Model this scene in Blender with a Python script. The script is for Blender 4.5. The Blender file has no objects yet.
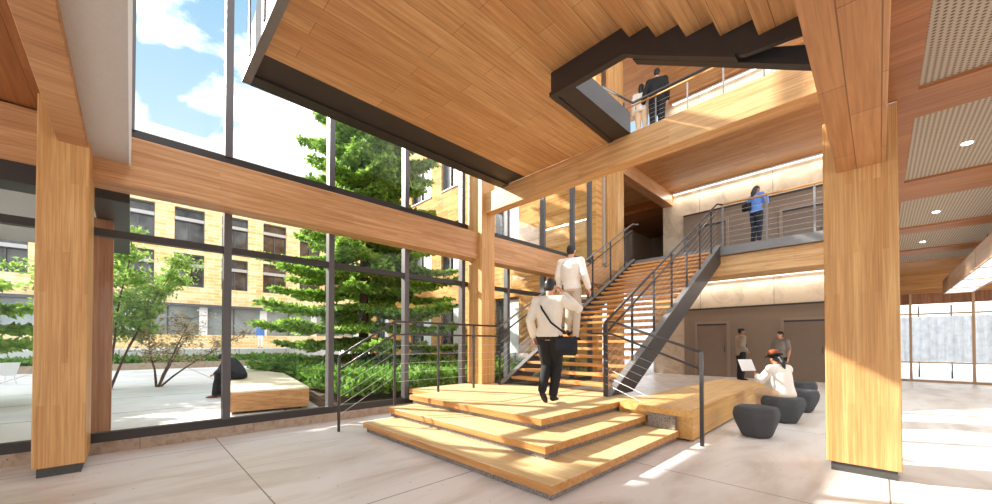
import bpy, math, random
from mathutils import Vector, Matrix, noise
random.seed(7)
SC = bpy.context.scene
COL = SC.collection
PI = math.pi

# ------------------------------------------------------------------ materials
def _mat(name):
    m = bpy.data.materials.new(name); m.use_nodes = True
    nt = m.node_tree; b = nt.nodes['Principled BSDF']
    return m, nt, b
def _s(c):
    def f(v):
        v /= 255.0
        return v/12.92 if v <= .04045 else ((v+.055)/1.055)**2.4
    return (f(c[0]), f(c[1]), f(c[2]), 1)
def N(nt, t, **kw):
    n = nt.nodes.new(t)
    for k, v in kw.items(): setattr(n, k, v)
    return n
def plain(name, c, rough=.5, metal=0, var=.0, scale=8, bump=0, bscale=200, emit=None, estr=0):
    m, nt, b = _mat(name)
    b.inputs['Roughness'].default_value = rough; b.inputs['Metallic'].default_value = metal
    tc = N(nt, 'ShaderNodeTexCoord')
    nz = N(nt, 'ShaderNodeTexNoise'); nz.inputs['Scale'].default_value = scale; nz.inputs['Detail'].default_value = 5
    nt.links.new(tc.outputs['Object'], nz.inputs['Vector'])
    r = N(nt, 'ShaderNodeValToRGB')
    c0 = _s(c)
    r.color_ramp.elements[0].color = tuple(x*(1-var) for x in c0[:3])+(1,); r.color_ramp.elements[0].position = .3
    r.color_ramp.elements[1].color = tuple(min(1, x*(1+var)) for x in c0[:3])+(1,); r.color_ramp.elements[1].position = .7
    nt.links.new(nz.outputs['Fac'], r.inputs['Fac']); nt.links.new(r.outputs['Color'], b.inputs['Base Color'])
    if bump:
        n2 = N(nt, 'ShaderNodeTexNoise'); n2.inputs['Scale'].default_value = bscale
        nt.links.new(tc.outputs['Object'], n2.inputs['Vector'])
        bp = N(nt, 'ShaderNodeBump'); bp.inputs['Strength'].default_value = bump; bp.inputs['Distance'].default_value = .01
        nt.links.new(n2.outputs['Fac'], bp.inputs['Height']); nt.links.new(bp.outputs['Normal'], b.inputs['Normal'])
    if emit:
        b.inputs['Emission Color'].default_value = _s(emit); b.inputs['Emission Strength'].default_value = estr
    return m
def wood(name, ca, cb, axis='Y', bw=.2, bl=1.6, mortar=.004, mort=.55, rough=.45, grain=1.0, fine=34):
    """timber boards running along an axis: random tone per board, thin dark seams, stretched grain"""
    m, nt, b = _mat(name)
    tc = N(nt, 'ShaderNodeTexCoord'); sp = N(nt, 'ShaderNodeSeparateXYZ')
    nt.links.new(tc.outputs['Object'], sp.inputs[0])
    o = [a for a in 'XYZ' if a != axis]
    ad = N(nt, 'ShaderNodeMath', operation='ADD')
    nt.links.new(sp.outputs[o[0]], ad.inputs[0]); nt.links.new(sp.outputs[o[1]], ad.inputs[1])
    cv = N(nt, 'ShaderNodeCombineXYZ')
    nt.links.new(sp.outputs[axis], cv.inputs[0]); nt.links.new(ad.outputs[0], cv.inputs[1])
    br = N(nt, 'ShaderNodeTexBrick'); br.offset = .37; br.offset_frequency = 2; br.squash = 1
    br.inputs['Scale'].default_value = 1; br.inputs['Brick Width'].default_value = bl
    br.inputs['Row Height'].default_value = bw; br.inputs['Mortar Size'].default_value = mortar
    br.inputs['Mortar Smooth'].default_value = .3
    ca = (min(244, ca[0]+5), ca[1]+13, ca[2]+20); cb = (min(240, cb[0]+5), cb[1]+13, cb[2]+19)
    A, B = _s(ca), _s(cb)
    br.inputs['Color1'].default_value = A; br.inputs['Color2'].default_value = B
    br.inputs['Mortar'].default_value = tuple((A[i]+B[i])*.5*(1-mort) for i in range(3))+(1,)
    nt.links.new(cv.outputs[0], br.inputs['Vector'])
    # grain
    mp = N(nt, 'ShaderNodeCombineXYZ')
    def mul(src, k, dst):
        q = N(nt, 'ShaderNodeMath', operation='MULTIPLY'); q.inputs[1].default_value = k
        nt.links.new(src, q.inputs[0]); nt.links.new(q.outputs[0], dst)
    mul(sp.outputs[axis], 1.3, mp.inputs[0]); mul(sp.outputs[o[0]], fine, mp.inputs[1]); mul(sp.outputs[o[1]], fine, mp.inputs[2])
    nz = N(nt, 'ShaderNodeTexNoise'); nz.inputs['Scale'].default_value = 1; nz.inputs['Detail'].default_value = 6
    nz.inputs['Roughness'].default_value = .65; nz.inputs['Distortion'].default_value = .6
    nt.links.new(mp.outputs[0], nz.inputs['Vector'])
    r = N(nt, 'ShaderNodeValToRGB')
    r.color_ramp.elements[0].position = .3; r.color_ramp.elements[0].color = (1-.34*grain, 1-.40*grain, 1-.46*grain, 1)
    r.color_ramp.elements[1].position = .62; r.color_ramp.elements[1].color = (1, 1, 1, 1)
    nt.links.new(nz.outputs['Fac'], r.inputs['Fac'])
    # large flame figure, a slower noise
    mp2 = N(nt, 'ShaderNodeCombineXYZ')
    mul(sp.outputs[axis], .5, mp2.inputs[0]); mul(sp.outputs[o[0]], 4.5, mp2.inputs[1]); mul(sp.outputs[o[1]], 4.5, mp2.inputs[2])
    n3 = N(nt, 'ShaderNodeTexNoise'); n3.inputs['Scale'].default_value = 1; n3.inputs['Detail'].default_value = 3
    n3.inputs['Distortion'].default_value = 1.5
    nt.links.new(mp2.outputs[0], n3.inputs['Vector'])
    r3 = N(nt, 'ShaderNodeValToRGB')
    r3.color_ramp.elements[0].position = .35; r3.color_ramp.elements[0].color = (.84, .80, .74, 1)
    r3.color_ramp.elements[1].position = .65; r3.color_ramp.elements[1].color = (1.0, 1.0, 1.0, 1)
    nt.links.new(n3.outputs['Fac'], r3.inputs['Fac'])
    m1 = N(nt, 'ShaderNodeMix', data_type='RGBA', blend_type='MULTIPLY'); m1.inputs['Factor'].default_value = 1
    m2 = N(nt, 'ShaderNodeMix', data_type='RGBA', blend_type='MULTIPLY'); m2.inputs['Factor'].default_value = .8
    nt.links.new(br.outputs['Color'], m1.inputs['A']); nt.links.new(r.outputs['Color'], m1.inputs['B'])
    nt.links.new(m1.outputs['Result'], m2.inputs['A']); nt.links.new(r3.outputs['Color'], m2.inputs['B'])
    nt.links.new(m2.outputs['Result'], b.inputs['Base Color'])
    b.inputs['Roughness'].default_value = rough
    b.inputs['Specular IOR Level'].default_value = .3
    return m
def brick(name, c1, c2, cm, bw, bh, vert='Z', horiz='Y'):
    m, nt, b = _mat(name)
    tc = N(nt, 'ShaderNodeTexCoord'); sp = N(nt, 'ShaderNodeSeparateXYZ'); cv = N(nt, 'ShaderNodeCombineXYZ')
    nt.links.new(tc.outputs['Object'], sp.inputs[0])
    nt.links.new(sp.outputs[horiz], cv.inputs[0]); nt.links.new(sp.outputs[vert], cv.inputs[1])
    br = N(nt, 'ShaderNodeTexBrick'); br.inputs['Scale'].default_value = 1
    br.inputs['Brick Width'].default_value = bw; br.inputs['Row Height'].default_value = bh
    br.inputs['Mortar Size'].default_value = bh*.08; br.inputs['Bias'].default_value = -.1
    br.inputs['Color1'].default_value = _s(c1); br.inputs['Color2'].default_value = _s(c2); br.inputs['Mortar'].default_value = _s(cm)
    nt.links.new(cv.outputs[0], br.inputs['Vector'])
    nz = N(nt, 'ShaderNodeTexNoise'); nz.inputs['Scale'].default_value = 1.6; nz.inputs['Detail'].default_value = 6
    nt.links.new(tc.outputs['Object'], nz.inputs['Vector'])
    r = N(nt, 'ShaderNodeValToRGB'); r.color_ramp.elements[0].position = .35; r.color_ramp.elements[0].color = (.86, .84, .78, 1)
    r.color_ramp.elements[1].position = .6; r.color_ramp.elements[1].color = (1, 1, 1, 1)
    nt.links.new(nz.outputs['Fac'], r.inputs['Fac'])
    mx = N(nt, 'ShaderNodeMix', data_type='RGBA', blend_type='MULTIPLY'); mx.inputs['Factor'].default_value = 1
    nt.links.new(br.outputs['Color'], mx.inputs['A']); nt.links.new(r.outputs['Color'], mx.inputs['B'])
    nt.links.new(mx.outputs['Result'], b.inputs['Base Color']); b.inputs['Roughness'].default_value = .85
    return m
def concrete(name, ca, cb, rough=.7, pits=True, joints=None, scale=1.2, streak=None):
    m, nt, b = _mat(name)
    tc = N(nt, 'ShaderNodeTexCoord')
    nz = N(nt, 'ShaderNodeTexNoise'); nz.inputs['Scale'].default_value = scale; nz.inputs['Detail'].default_value = 8; nz.inputs['Roughness'].default_value = .6
    nz.inputs['Distortion'].default_value = .8
    if streak:
        mpg = N(nt, 'ShaderNodeMapping'); mpg.inputs['Scale'].default_value = streak
        nt.links.new(tc.outputs['Object'], mpg.inputs['Vector']); nt.links.new(mpg.outputs[0], nz.inputs['Vector'])
    else:
        nt.links.new(tc.outputs['Object'], nz.inputs['Vector'])
    r = N(nt, 'ShaderNodeValToRGB'); r.color_ramp.elements[0].position = .33; r.color_ramp.elements[0].color = _s(ca)
    r.color_ramp.elements[1].position = .55; r.color_ramp.elements[1].color = _s(cb)
    nt.links.new(nz.outputs['Fac'], r.inputs['Fac'])
    last = r.outputs['Color']
    if pits:
        v = N(nt, 'ShaderNodeTexVoronoi'); v.inputs['Scale'].default_value = 7
        nt.links.new(tc.outputs['Object'], v.inputs['Vector'])
        r2 = N(nt, 'ShaderNodeValToRGB'); r2.color_ramp.elements[0].position = .045; r2.color_ramp.elements[0].color = (.25, .22, .2, 1)
        r2.color_ramp.elements[1].position = .07; r2.color_ramp.elements[1].color = (1, 1, 1, 1)
        nt.links.new(v.outputs['Distance'], r2.inputs['Fac'])
        mx = N(nt, 'ShaderNodeMix', data_type='RGBA', blend_type='MULTIPLY'); mx.inputs['Factor'].default_value = .8
        nt.links.new(last, mx.inputs['A']); nt.links.new(r2.outputs['Color'], mx.inputs['B']); last = mx.outputs['Result']
    if joints:
        sp = N(nt, 'ShaderNodeSeparateXYZ'); nt.links.new(tc.outputs['Object'], sp.inputs[0])
        for ax, off, step, w in joints:
            a = N(nt, 'ShaderNodeMath', operation='SUBTRACT'); a.inputs[1].default_value = off
            nt.links.new(sp.outputs[ax], a.inputs[0])
            p = N(nt, 'ShaderNodeMath', operation='PINGPONG'); p.inputs[1].default_value = step/2
            nt.links.new(a.outputs[0], p.inputs[0])
            g = N(nt, 'ShaderNodeMath', operation='LESS_THAN'); g.inputs[1].default_value = w
            nt.links.new(p.outputs[0], g.inputs[0])
            mx = N(nt, 'ShaderNodeMix', data_type='RGBA'); nt.links.new(g.outputs[0], mx.inputs['Factor'])
            nt.links.new(last, mx.inputs['A']); mx.inputs['B'].default_value = (.22, .19, .17, 1); last = mx.outputs['Result']
    nt.links.new(last, b.inputs['Base Color']); b.inputs['Roughness'].default_value = rough
    return m
def perforated(name, c, dark):
    m, nt, b = _mat(name)
    tc = N(nt, 'ShaderNodeTexCoord'); v = N(nt, 'ShaderNodeTexVoronoi'); v.voronoi_dimensions = '2D'; v.inputs['Scale'].default_value = 26
    v.inputs['Randomness'].default_value = 0
    nt.links.new(tc.outputs['Object'], v.inputs['Vector'])
    r = N(nt, 'ShaderNodeValToRGB'); r.color_ramp.elements[0].position = .22; r.color_ramp.elements[0].color = _s(dark)
    r.color_ramp.elements[1].position = .34; r.color_ramp.elements[1].color = _s(c)
    nt.links.new(v.outputs['Distance'], r.inputs['Fac']); nt.links.new(r.outputs['Color'], b.inputs['Base Color'])
    b.inputs['Roughness'].default_value = .8
    return m
def glass(name, tint=(.97, .985, .98), gloss=.06):
    m = bpy.data.materials.new(name); m.use_nodes = True; nt = m.node_tree; nt.nodes.clear()
    o = N(nt, 'ShaderNodeOutputMaterial'); t = N(nt, 'ShaderNodeBsdfTransparent'); g = N(nt, 'ShaderNodeBsdfGlossy')
    t.inputs['Color'].default_value = (*tint, 1); g.inputs['Roughness'].default_value = .02
    f = N(nt, 'ShaderNodeFresnel'); f.inputs['IOR'].default_value = 1.35
    mu = N(nt, 'ShaderNodeMath', operation='MULTIPLY'); mu.inputs[1].default_value = .3
    nt.links.new(f.outputs[0], mu.inputs[0])
    mx = N(nt, 'ShaderNodeMixShader'); nt.links.new(mu.outputs[0], mx.inputs[0])
    nt.links.new(t.outputs[0], mx.inputs[1]); nt.links.new(g.outputs[0], mx.inputs[2]); nt.links.new(mx.outputs[0], o.inputs[0])
    return m
def leafmat(name, c1, c2, c3=None):
    m, nt, b = _mat(name)
    g = N(nt, 'ShaderNodeTexCoord'); nz = N(nt, 'ShaderNodeTexNoise'); nz.inputs['Scale'].default_value = 6; nz.inputs['Detail'].default_value = 4
    nt.links.new(g.outputs['Object'], nz.inputs['Vector'])
    r = N(nt, 'ShaderNodeValToRGB'); r.color_ramp.elements[0].position = .35; r.color_ramp.elements[0].color = _s(c1)
    r.color_ramp.elements[1].position = .6; r.color_ramp.elements[1].color = _s(c2)
    if c3:
        e = r.color_ramp.elements.new(.74); e.color = _s(c3)
    nt.links.new(nz.outputs['Fac'], r.inputs['Fac']); nt.links.new(r.outputs['Color'], b.inputs['Base Color'])
    b.inputs['Roughness'].default_value = .6
    t = N(nt, 'ShaderNodeBsdfTranslucent'); nt.links.new(r.outputs['Color'], t.inputs['Color'])
    mx = N(nt, 'ShaderNodeMixShader'); mx.inputs[0].default_value = .45
    o = nt.nodes['Material Output']
    nt.links.new(b.outputs[0], mx.inputs[1]); nt.links.new(t.outputs[0], mx.inputs[2]); nt.links.new(mx.outputs[0], o.inputs['Surface'])
    return m
W1, W2 = (222, 170, 114), (205, 148, 92)
M = dict(
 soffit=wood('soffit_boards', (218, 164, 108), (203, 143, 86), 'Y', .21, 1.7, .003, .6),
 soffit_x=wood('soffit_boards_cross', (222, 164, 98), (206, 142, 78), 'X', .16, 2.6, .002, .35),
 ceilx=wood('ceiling_timber', (182, 114, 58), (164, 96, 46), 'X', .3, 2.2, .003, .6),
 beamy=wood('glulam_lengthwise', (212, 156, 104), (198, 138, 86), 'Y', .045, 1.3, .0006, .3),
 beamyw=wood('plywood_sheets', (212, 150, 96), (192, 128, 76), 'Y', .17, 1.3, .004, .6, grain=.8),
 beamx=wood('glulam_crosswise', (226, 176, 116), (212, 152, 92), 'X', .045, 1.5, .0006, .3),
 beamxw=wood('plywood_crosswise', (206, 148, 96), (190, 128, 78), 'Y', .16, .9, .0015, .4),
 col=wood('glulam_upright', (222, 168, 102), (206, 146, 82), 'Z', .05, 1.1, .0004, .2, fine=60),
 coldark=wood('stained_upright', (176, 118, 78), (156, 98, 60), 'Z', .06, 1.1, .0006, .3),
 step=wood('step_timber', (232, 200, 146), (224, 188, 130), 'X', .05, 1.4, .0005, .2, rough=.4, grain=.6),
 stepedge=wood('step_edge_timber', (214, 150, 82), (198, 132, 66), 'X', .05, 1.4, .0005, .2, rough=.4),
 btop=wood('sunlit_bench_top', (226, 210, 184), (216, 198, 168), 'Y', .12, 1.8, .001, .2, grain=.4),  # terrace bench timber paled for its top, sun brightness put into the colour
 glz=plain('shopfront_glass', (150, 158, 160), .1, .0, .35, .5),
 bench=wood('bench_timber', (232, 180, 104), (216, 158, 84), 'Y', .06, 1.4, .0006, .25, rough=.4, grain=.7),
 tread=wood('tread_timber', (226, 160, 88), (212, 142, 72), 'X', .05, 1.4, .0005, .2),
 obench=wood('terrace_bench_timber', (206, 150, 92), (184, 122, 68), 'Y', .08, 1.8, .002, .5),
 black=plain('black_steel', (52, 45, 42), .5, .0, .08, 5),
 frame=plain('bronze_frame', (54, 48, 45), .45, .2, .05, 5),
 framelit=plain('bronze_frame_lit', (88, 83, 83), .45, .2, .05, 5),  # lighter copy of the bronze frame for mullions, sunlight painted into the tone
 steel=plain('dark_steel', (70, 66, 66), .4, .4, .05, 8),
 greysteel=plain('grey_steel', (124, 120, 118), .5, .2, .05, 8),
 wire=plain('cable_steel', (205, 205, 205), .3, .5, 0, 8),
 shoe=plain('column_shoe', (70, 68, 66), .7, 0, .15, 60),
 floor=concrete('floor_concrete', (204, 196, 186), (234, 232, 230), .38, True, [('Y', .85, 3.1, .006), ('X', -2.9, 2.95, .006)], .9, (1.8, .55, 1)),
 curb=concrete('curb_stone', (150, 128, 108), (176, 156, 136), .85, True, [('Y', .1, 1.2, .005)], 9),
 terrazzo=concrete('recess_stone', (66, 58, 54), (150, 142, 136), .8, False, None, 60),
 conc=concrete('wall_concrete', (192, 174, 150), (222, 206, 182), .8, True, [('X', -5.0, 2.4, .008)], 1.6),
 taupe=plain('taupe_panel', (146, 130, 114), .65, 0, .04, 3),
 taupe2=plain('taupe_door', (138, 122, 107), .6, 0, .04, 3),
 taupef=plain('taupe_frame', (158, 142, 126), .55, 0, .03, 3),
 plaster=plain('grey_plaster', (196, 186, 178), .8, 0, .03, 30, .2, 120),
 beige=plain('beige_plaster', (206, 186, 160), .8, 0, .03, 3),
 perf=perforated('acoustic_mesh', (184, 168, 148), (100, 86, 74)),
 opp=brick('cream_brick', (250, 206, 132), (252, 238, 196), (250, 240, 214), .8, .24, 'Z', 'Y'),
 annex=brick('ochre_brick', (196, 126, 58), (232, 176, 98), (214, 170, 112), .6, .1, 'Z', 'X'),
 winframe=plain('window_frame_grey', (92, 90, 92), .5, .2, .05, 5),
 winpanel=plain('window_bar', (190, 188, 186), .5, .2, .05, 5),
 wdark=plain('window_interior', (112, 100, 90), .6, 0, .5, 1.2),
 white=plain('white_paint', (238, 238, 238), .6, 0, .02, 3),
 parapet=plain('parapet_white', (240, 240, 240), .6, 0, .02, 3),
 plaza=concrete('plaza_paving', (205, 205, 206), (228, 228, 228), .8, False, [('Y', -.4, 2.6, .02), ('X', -10, 2.6, .02)], .5),
 soil=plain('soil', (96, 74, 54), .95, 0, .3, 8),
 bark=plain('bark', (96, 72, 54), .9, 0, .3, 12, .5, 40),
 canopy=plain('canopy_grey', (190, 186, 184), .8, 0, .03, 30),
 glass=glass('clear_glass'),
 wglass=plain('window_glass', (78, 78, 78), .06, .0, .75, 1.3),
 needle=leafmat('needles', (82, 122, 42), (166, 200, 84), (216, 230, 146)),
 needle2=leafmat('needles_dark', (34, 60, 24), (70, 104, 40)),
 leaf=leafmat('young_leaves', (96, 142, 56), (170, 196, 104), (214, 190, 120)),
 leafd=leafmat('russet_leaves', (150, 110, 84), (196, 186, 140)),
 shrub=leafmat('groundcover_leaves', (60, 104, 34), (128, 170, 70), (176, 202, 110)),
 seat=plain('charcoal_fabric', (74, 76, 80), .9, 0, .12, 90, .3, 300),
 led=plain('light_strip', (255, 255, 255), .5, emit=(255, 250, 240), estr=1.2),
 lamp=plain('lamp_face', (255, 255, 255), .5, emit=(255, 252, 246), estr=9),
 diffuser=plain('frosted_diffuser', (235, 235, 235), .6, emit=(255, 252, 248), estr=.55),
 boxwood=wood('pendant_veneer', (196, 160, 130), (182, 142, 110), 'Y', .12, 1.4, .002, .4, grain=.5),
 mulw=plain('light_timber_frame', (206, 168, 130), .5, 0, .05, 5),
 curtain=leafmat('grey_curtain', (222, 224, 230), (240, 242, 246)),
 skin=plain('skin_light', (206, 150, 118), .55, 0, .04, 20),
 skind=plain('skin_tan', (170, 112, 78), .55, 0, .04, 20),
 hair=plain('hair_black', (22, 20, 20), .45, 0, .3, 60),
 hairb=plain('hair_brown', (70, 44, 28), .5, 0, .3, 60),
 shirt=plain('shirt_cream', (222, 212, 198), .85, 0, .05, 6),
 shirtw=plain('shirt_white', (230, 222, 212), .85, 0, .05, 6),
 knit=plain('white_blouse', (228, 222, 212), .9, 0, .05, 6),
 blackc=plain('black_cloth', (26, 25, 27), .85, 0, .25, 14),
 beigec=plain('stone_chinos', (190, 178, 162), .85, 0, .05, 8),
 jacket=plain('grey_jacket', (158, 144, 128), .85, 0, .1, 8),
 tee=plain('grey_tee', (134, 124, 116), .85, 0, .15, 10),
 blue=plain('blue_top', (98, 138, 208), .85, 0, .2, 10),
 navy=plain('navy_cloth', (32, 34, 44), .85, 0, .3, 14),
 boots=plain('brown_leather', (134, 70, 36), .5, 0, .15, 10),
 hat=plain('rust_felt', (150, 74, 40), .8, 0, .1, 10),
 paper=plain('paper', (236, 234, 230), .8, 0, .0, 10),
 bone=plain('eye_dark', (30, 20, 18), .3),
 lip=plain('lips', (150, 84, 74), .5),
 pale=plain('pale_trousers', (226, 196, 160), .85, 0, .08, 8),
)

# ------------------------------------------------------------------ mesh helpers
class MB:
    def __init__(s): s.v = []; s.f = []; s.sm = []
    def add(s, vs, fs, smooth=False):
        n = len(s.v); s.v += [tuple(q) for q in vs]
        s.f += [tuple(i+n for i in f) for f in fs]; s.sm += [smooth]*len(fs); return s
    def box(s, x0, x1, y0, y1, z0, z1, b=0):
        if x0 > x1: x0, x1 = x1, x0
        if y0 > y1: y0, y1 = y1, y0
        if z0 > z1: z0, z1 = z1, z0
        if b <= 0:
            v = [(x, y, z) for z in (z0, z1) for y in (y0, y1) for x in (x0, x1)]
            return s.add(v, [(0, 2, 3, 1), (4, 5, 7, 6), (0, 1, 5, 4), (2, 6, 7, 3), (0, 4, 6, 2), (1, 3, 7, 5)])
        X = (x0, x0+b, x1-b, x1); Y = (y0, y0+b, y1-b, y1); Z = (z0, z0+b, z1-b, z1)
        v = []; idx = {}
        for ix, sx in ((0, 0), (3, 1)):
            for iy, sy in ((0, 0), (3, 1)):
                for iz, sz in ((0, 0), (3, 1)):
                    jx, jy, jz = (1 if sx == 0 else 2), (1 if sy == 0 else 2), (1 if sz == 0 else 2)
                    for k, p in enumerate(((X[ix], Y[jy], Z[jz]), (X[jx], Y[iy], Z[jz]), (X[jx], Y[jy], Z[iz]))):
                        idx[(sx, sy, sz, k)] = len(v); v.append(p)
        I = idx; F = []
        for a in (0, 1):
            F.append([I[(a, 0, 0, 0)], I[(a, 1, 0, 0)], I[(a, 1, 1, 0)], I[(a, 0, 1, 0)]])
            F.append([I[(0, a, 0, 1)], I[(1, a, 0, 1)], I[(1, a, 1, 1)], I[(0, a, 1, 1)]])
            F.append([I[(0, 0, a, 2)], I[(1, 0, a, 2)], I[(1, 1, a, 2)], I[(0, 1, a, 2)]])
        for a in (0, 1):
            for c in (0, 1):
                F.append([I[(a, c, 0, 0)], I[(a, c, 1, 0)], I[(a, c, 1, 1)], I[(a, c, 0, 1)]])
                F.append([I[(a, 0, c, 0)], I[(a, 1, c, 0)], I[(a, 1, c, 2)], I[(a, 0, c, 2)]])
                F.append([I[(0, a, c, 1)], I[(1, a, c, 1)], I[(1, a, c, 2)], I[(0, a, c, 2)]])
        for a in (0, 1):
            for c in (0, 1):
                for d in (0, 1): F.append([I[(a, c, d, 0)], I[(a, c, d, 1)], I[(a, c, d, 2)]])
        cx, cy, cz = (x0+x1)/2, (y0+y1)/2, (z0+z1)/2
        out = []
        for f in F:
            p = [Vector(v[i]) for i in f]
            n = (p[1]-p[0]).cross(p[2]-p[0]); c = sum(p, Vector())/len(p)-Vector((cx, cy, cz))
            out.append(f if n.dot(c) > 0 else f[::-1])
        return s.add(v, out)
    def prism(s, poly, axis, a, b):
        """closed polygon (2 coordinates) extruded along an axis"""
        def P(u, v, w):
            return {'X': (w, u, v), 'Y': (u, w, v), 'Z': (u, v, w)}[axis]
        n = len(poly)
        vs = [P(u, v, a) for u, v in poly]+[P(u, v, b) for u, v in poly]
        fs = [tuple(range(n))[::-1], tuple(range(n, 2*n))]+[(i, (i+1) % n, n+(i+1) % n, n+i) for i in range(n)]
        ar = sum(poly[i][0]*poly[(i+1) % n][1]-poly[(i+1) % n][0]*poly[i][1] for i in range(n))
        flip = (ar < 0) != (b < a)
        if axis == 'Y': flip = not flip
        if flip: fs = [f[::-1] for f in fs]
        return s.add(vs, fs)
    def tube(s, pts, r, n=8, caps=True):
        pts = [Vector(p) for p in pts]
        rr = r if isinstance(r, (list, tuple)) else [r]*len(pts)
        vs = []; prev = None
        for i, p in enumerate(pts):
            d = (pts[min(i+1, len(pts)-1)]-pts[max(i-1, 0)]).normalized()
            if prev is None:
                u = d.orthogonal().normalized()
            else:
                u = (prev-d*prev.dot(d)).normalized()
            prev = u; w = d.cross(u)
            for k in range(n):
                a = 2*PI*k/n; vs.append(p+(u*math.cos(a)+w*math.sin(a))*rr[i])
        fs = []
        for i in range(len(pts)-1):
            for k in range(n):
                fs.append((i*n+k, i*n+(k+1) % n, (i+1)*n+(k+1) % n, (i+1)*n+k))
        if caps: fs += [tuple(range(n))[::-1], tuple(range((len(pts)-1)*n, len(pts)*n))]
        return s.add(vs, fs, n > 6)
    def ball(s, c, rx, ry=None, rz=None, n=10, m=7, rot=None):
        ry = ry or rx; rz = rz or rx; c = Vector(c); vs = []; fs = []
        def tr(v): return c+(rot @ v if rot else v)
        vs.append(tr(Vector((0, 0, -rz))))
        for i in range(1, m):
            t = -PI/2+PI*i/m
            for k in range(n):
                a = 2*PI*k/n; vs.append(tr(Vector((rx*math.cos(t)*math.cos(a), ry*math.cos(t)*math.sin(a), rz*math.sin(t)))))
        vs.append(tr(Vector((0, 0, rz))))
        for k in range(n): fs.append((0, 1+(k+1) % n, 1+k))
        for i in range(m-2):
            for k in range(n):
                fs.append((1+i*n+k, 1+i*n+(k+1) % n, 1+(i+1)*n+(k+1) % n, 1+(i+1)*n+k))
        L = 1+(m-1)*n
        for k in range(n): fs.append((L, 1+(m-2)*n+k, 1+(m-2)*n+(k+1) % n))
        return s.add(vs, fs, True)
    def loft(s, secs, side, n=16):
        """elliptical sections (centre, half-width along side, half-depth)"""
        side = Vector(side).normalized(); C = [Vector(q[0]) for q in secs]; vs = []
        for i, q in enumerate(secs):
            d = (C[min(i+1, len(C)-1)]-C[max(i-1, 0)]).normalized()
            u = (side-d*side.dot(d)).normalized(); w = d.cross(u)
            for k in range(n):
                a = 2*PI*k/n; vs.append(C[i]+u*math.cos(a)*q[1]+w*math.sin(a)*q[2])
        fs = []
        for i in range(len(secs)-1):
            for k in range(n): fs.append((i*n+k, i*n+(k+1) % n, (i+1)*n+(k+1) % n, (i+1)*n+k))
        fs += [tuple(range(n))[::-1], tuple(range((len(secs)-1)*n, len(secs)*n))]
        return s.add(vs, fs, True)
    def mesh(s, name, origin=(0, 0, 0)):
        me = bpy.data.meshes.new(name)
        o = Vector(origin)
        me.from_pydata([Vector(v)-o for v in s.v], [], s.f)
        me.polygons.foreach_set('use_smooth', s.sm); me.update(); return me
    def build(s, name, mat, parent=None, origin=None):
        o = origin if origin is not None else (parent['_o'] if parent is not None and '_o' in parent.keys() else (0, 0, 0))
        o = tuple(o)
        ob = bpy.data.objects.new(name, s.mesh(name, o)); COL.objects.link(ob)
        if mat: ob.data.materials.append(M[mat] if isinstance(mat, str) else mat)
        if parent is not None: ob.parent = parent
        else: ob.location = o
        ob['_o'] = o
        return ob
def box(*a, **k): return MB().box(*a, **k)
def thing(name, label, cat, loc=(0, 0, 0), group=None, rz=0):
    o = bpy.data.objects.new(name, None); COL.objects.link(o); o.location = loc; o.rotation_euler = (0, 0, rz)
    o.empty_display_size = .2
    o['label'] = label; o['category'] = cat; o['_o'] = (0, 0, 0) if rz else tuple(loc)
    if group: o['group'] = group
    return o
def tag(o, label, cat, group=None, kind=None):
    o['label'] = label; o['category'] = cat
    if group: o['group'] = group
    if kind: o['kind'] = kind
    return o
def struct(name, mb, mat, parent=None):
    o = mb.build(name, mat, parent)
    if parent is None: o['kind'] = 'structure'
    return o

# ------------------------------------------------------------------ camera
H = 1.3
cam_d = bpy.data.cameras.new('camera'); cam = bpy.data.objects.new('camera', cam_d); COL.objects.link(cam)
F_PX, CY, YAW, PITCH = 374.582, 337.315, .796978, .014759
cam.location = (0, 0, H); cam.rotation_euler = (PI/2+PITCH, 0, YAW)
cam_d.sensor_fit = 'HORIZONTAL'; cam_d.sensor_width = 36; cam_d.lens = F_PX*36/992
cam_d.shift_y = (CY-252)/992; cam_d.clip_end = 500; cam_d.clip_start = .05
SC.camera = cam

GX = -6.36                       # glass plane of the courtyard wall
# ------------------------------------------------------------------ floor, curb, exterior ground
struct('floor', box(-6.5, 9, -7, 20.2, -.3, 0), 'floor')
g = MB(); g.box(-120, -6.72, -60, 120, -.4, -.02); struct('ground', g, 'plaza')
g = MB(); g.box(-6.72, -6.36, -7, 11.2, -.3, .137); struct('trim_1', g, 'curb')

# ------------------------------------------------------------------ courtyard curtain wall
MY = [-3.28, -1.865, -.45, .965, 2.38, 3.795, 5.2, 6.62, 8.04, 9.45, 10.40]
def curtain(name, z0, z1, ys, bars, sill):
    fr = MB().box(GX-.10, GX, ys[0]-.04, ys[-1]+.04, sill[0], sill[1])
    w = struct(name, fr, 'frame')
    for y in ys:
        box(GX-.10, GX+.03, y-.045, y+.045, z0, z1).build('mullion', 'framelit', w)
    for b0, b1 in bars:
        MB().box(GX-.08, GX+.02, ys[0], ys[-1], b0, b1).build('transom', 'frame', w)
    zs = [sill[1]]+[v for b in bars for v in b]+([z1] if not bars or bars[-1][1] < z1-.2 else [])
    for a, b in zip(ys[:-1], ys[1:]):
        for k in range(0, len(zs)-1, 2):
            box(GX-.055, GX-.045, a+.04, b-.04, zs[k], zs[k+1]).build('pane', 'glass', w)
    return w
curtain('window_1', .24, 3.12, MY, [(2.55, 2.64)], (.137, .247))
curtain('window_2', 3.9, 11.4, [y for y in MY if y > -1 and y != -.45 and y > 0][:0]+[-.03, .965, 2.38, 3.795, 5.2, 6.62, 8.04, 9.45, 10.40], [(7.3, 7.42)], (3.70, 3.92))

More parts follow.
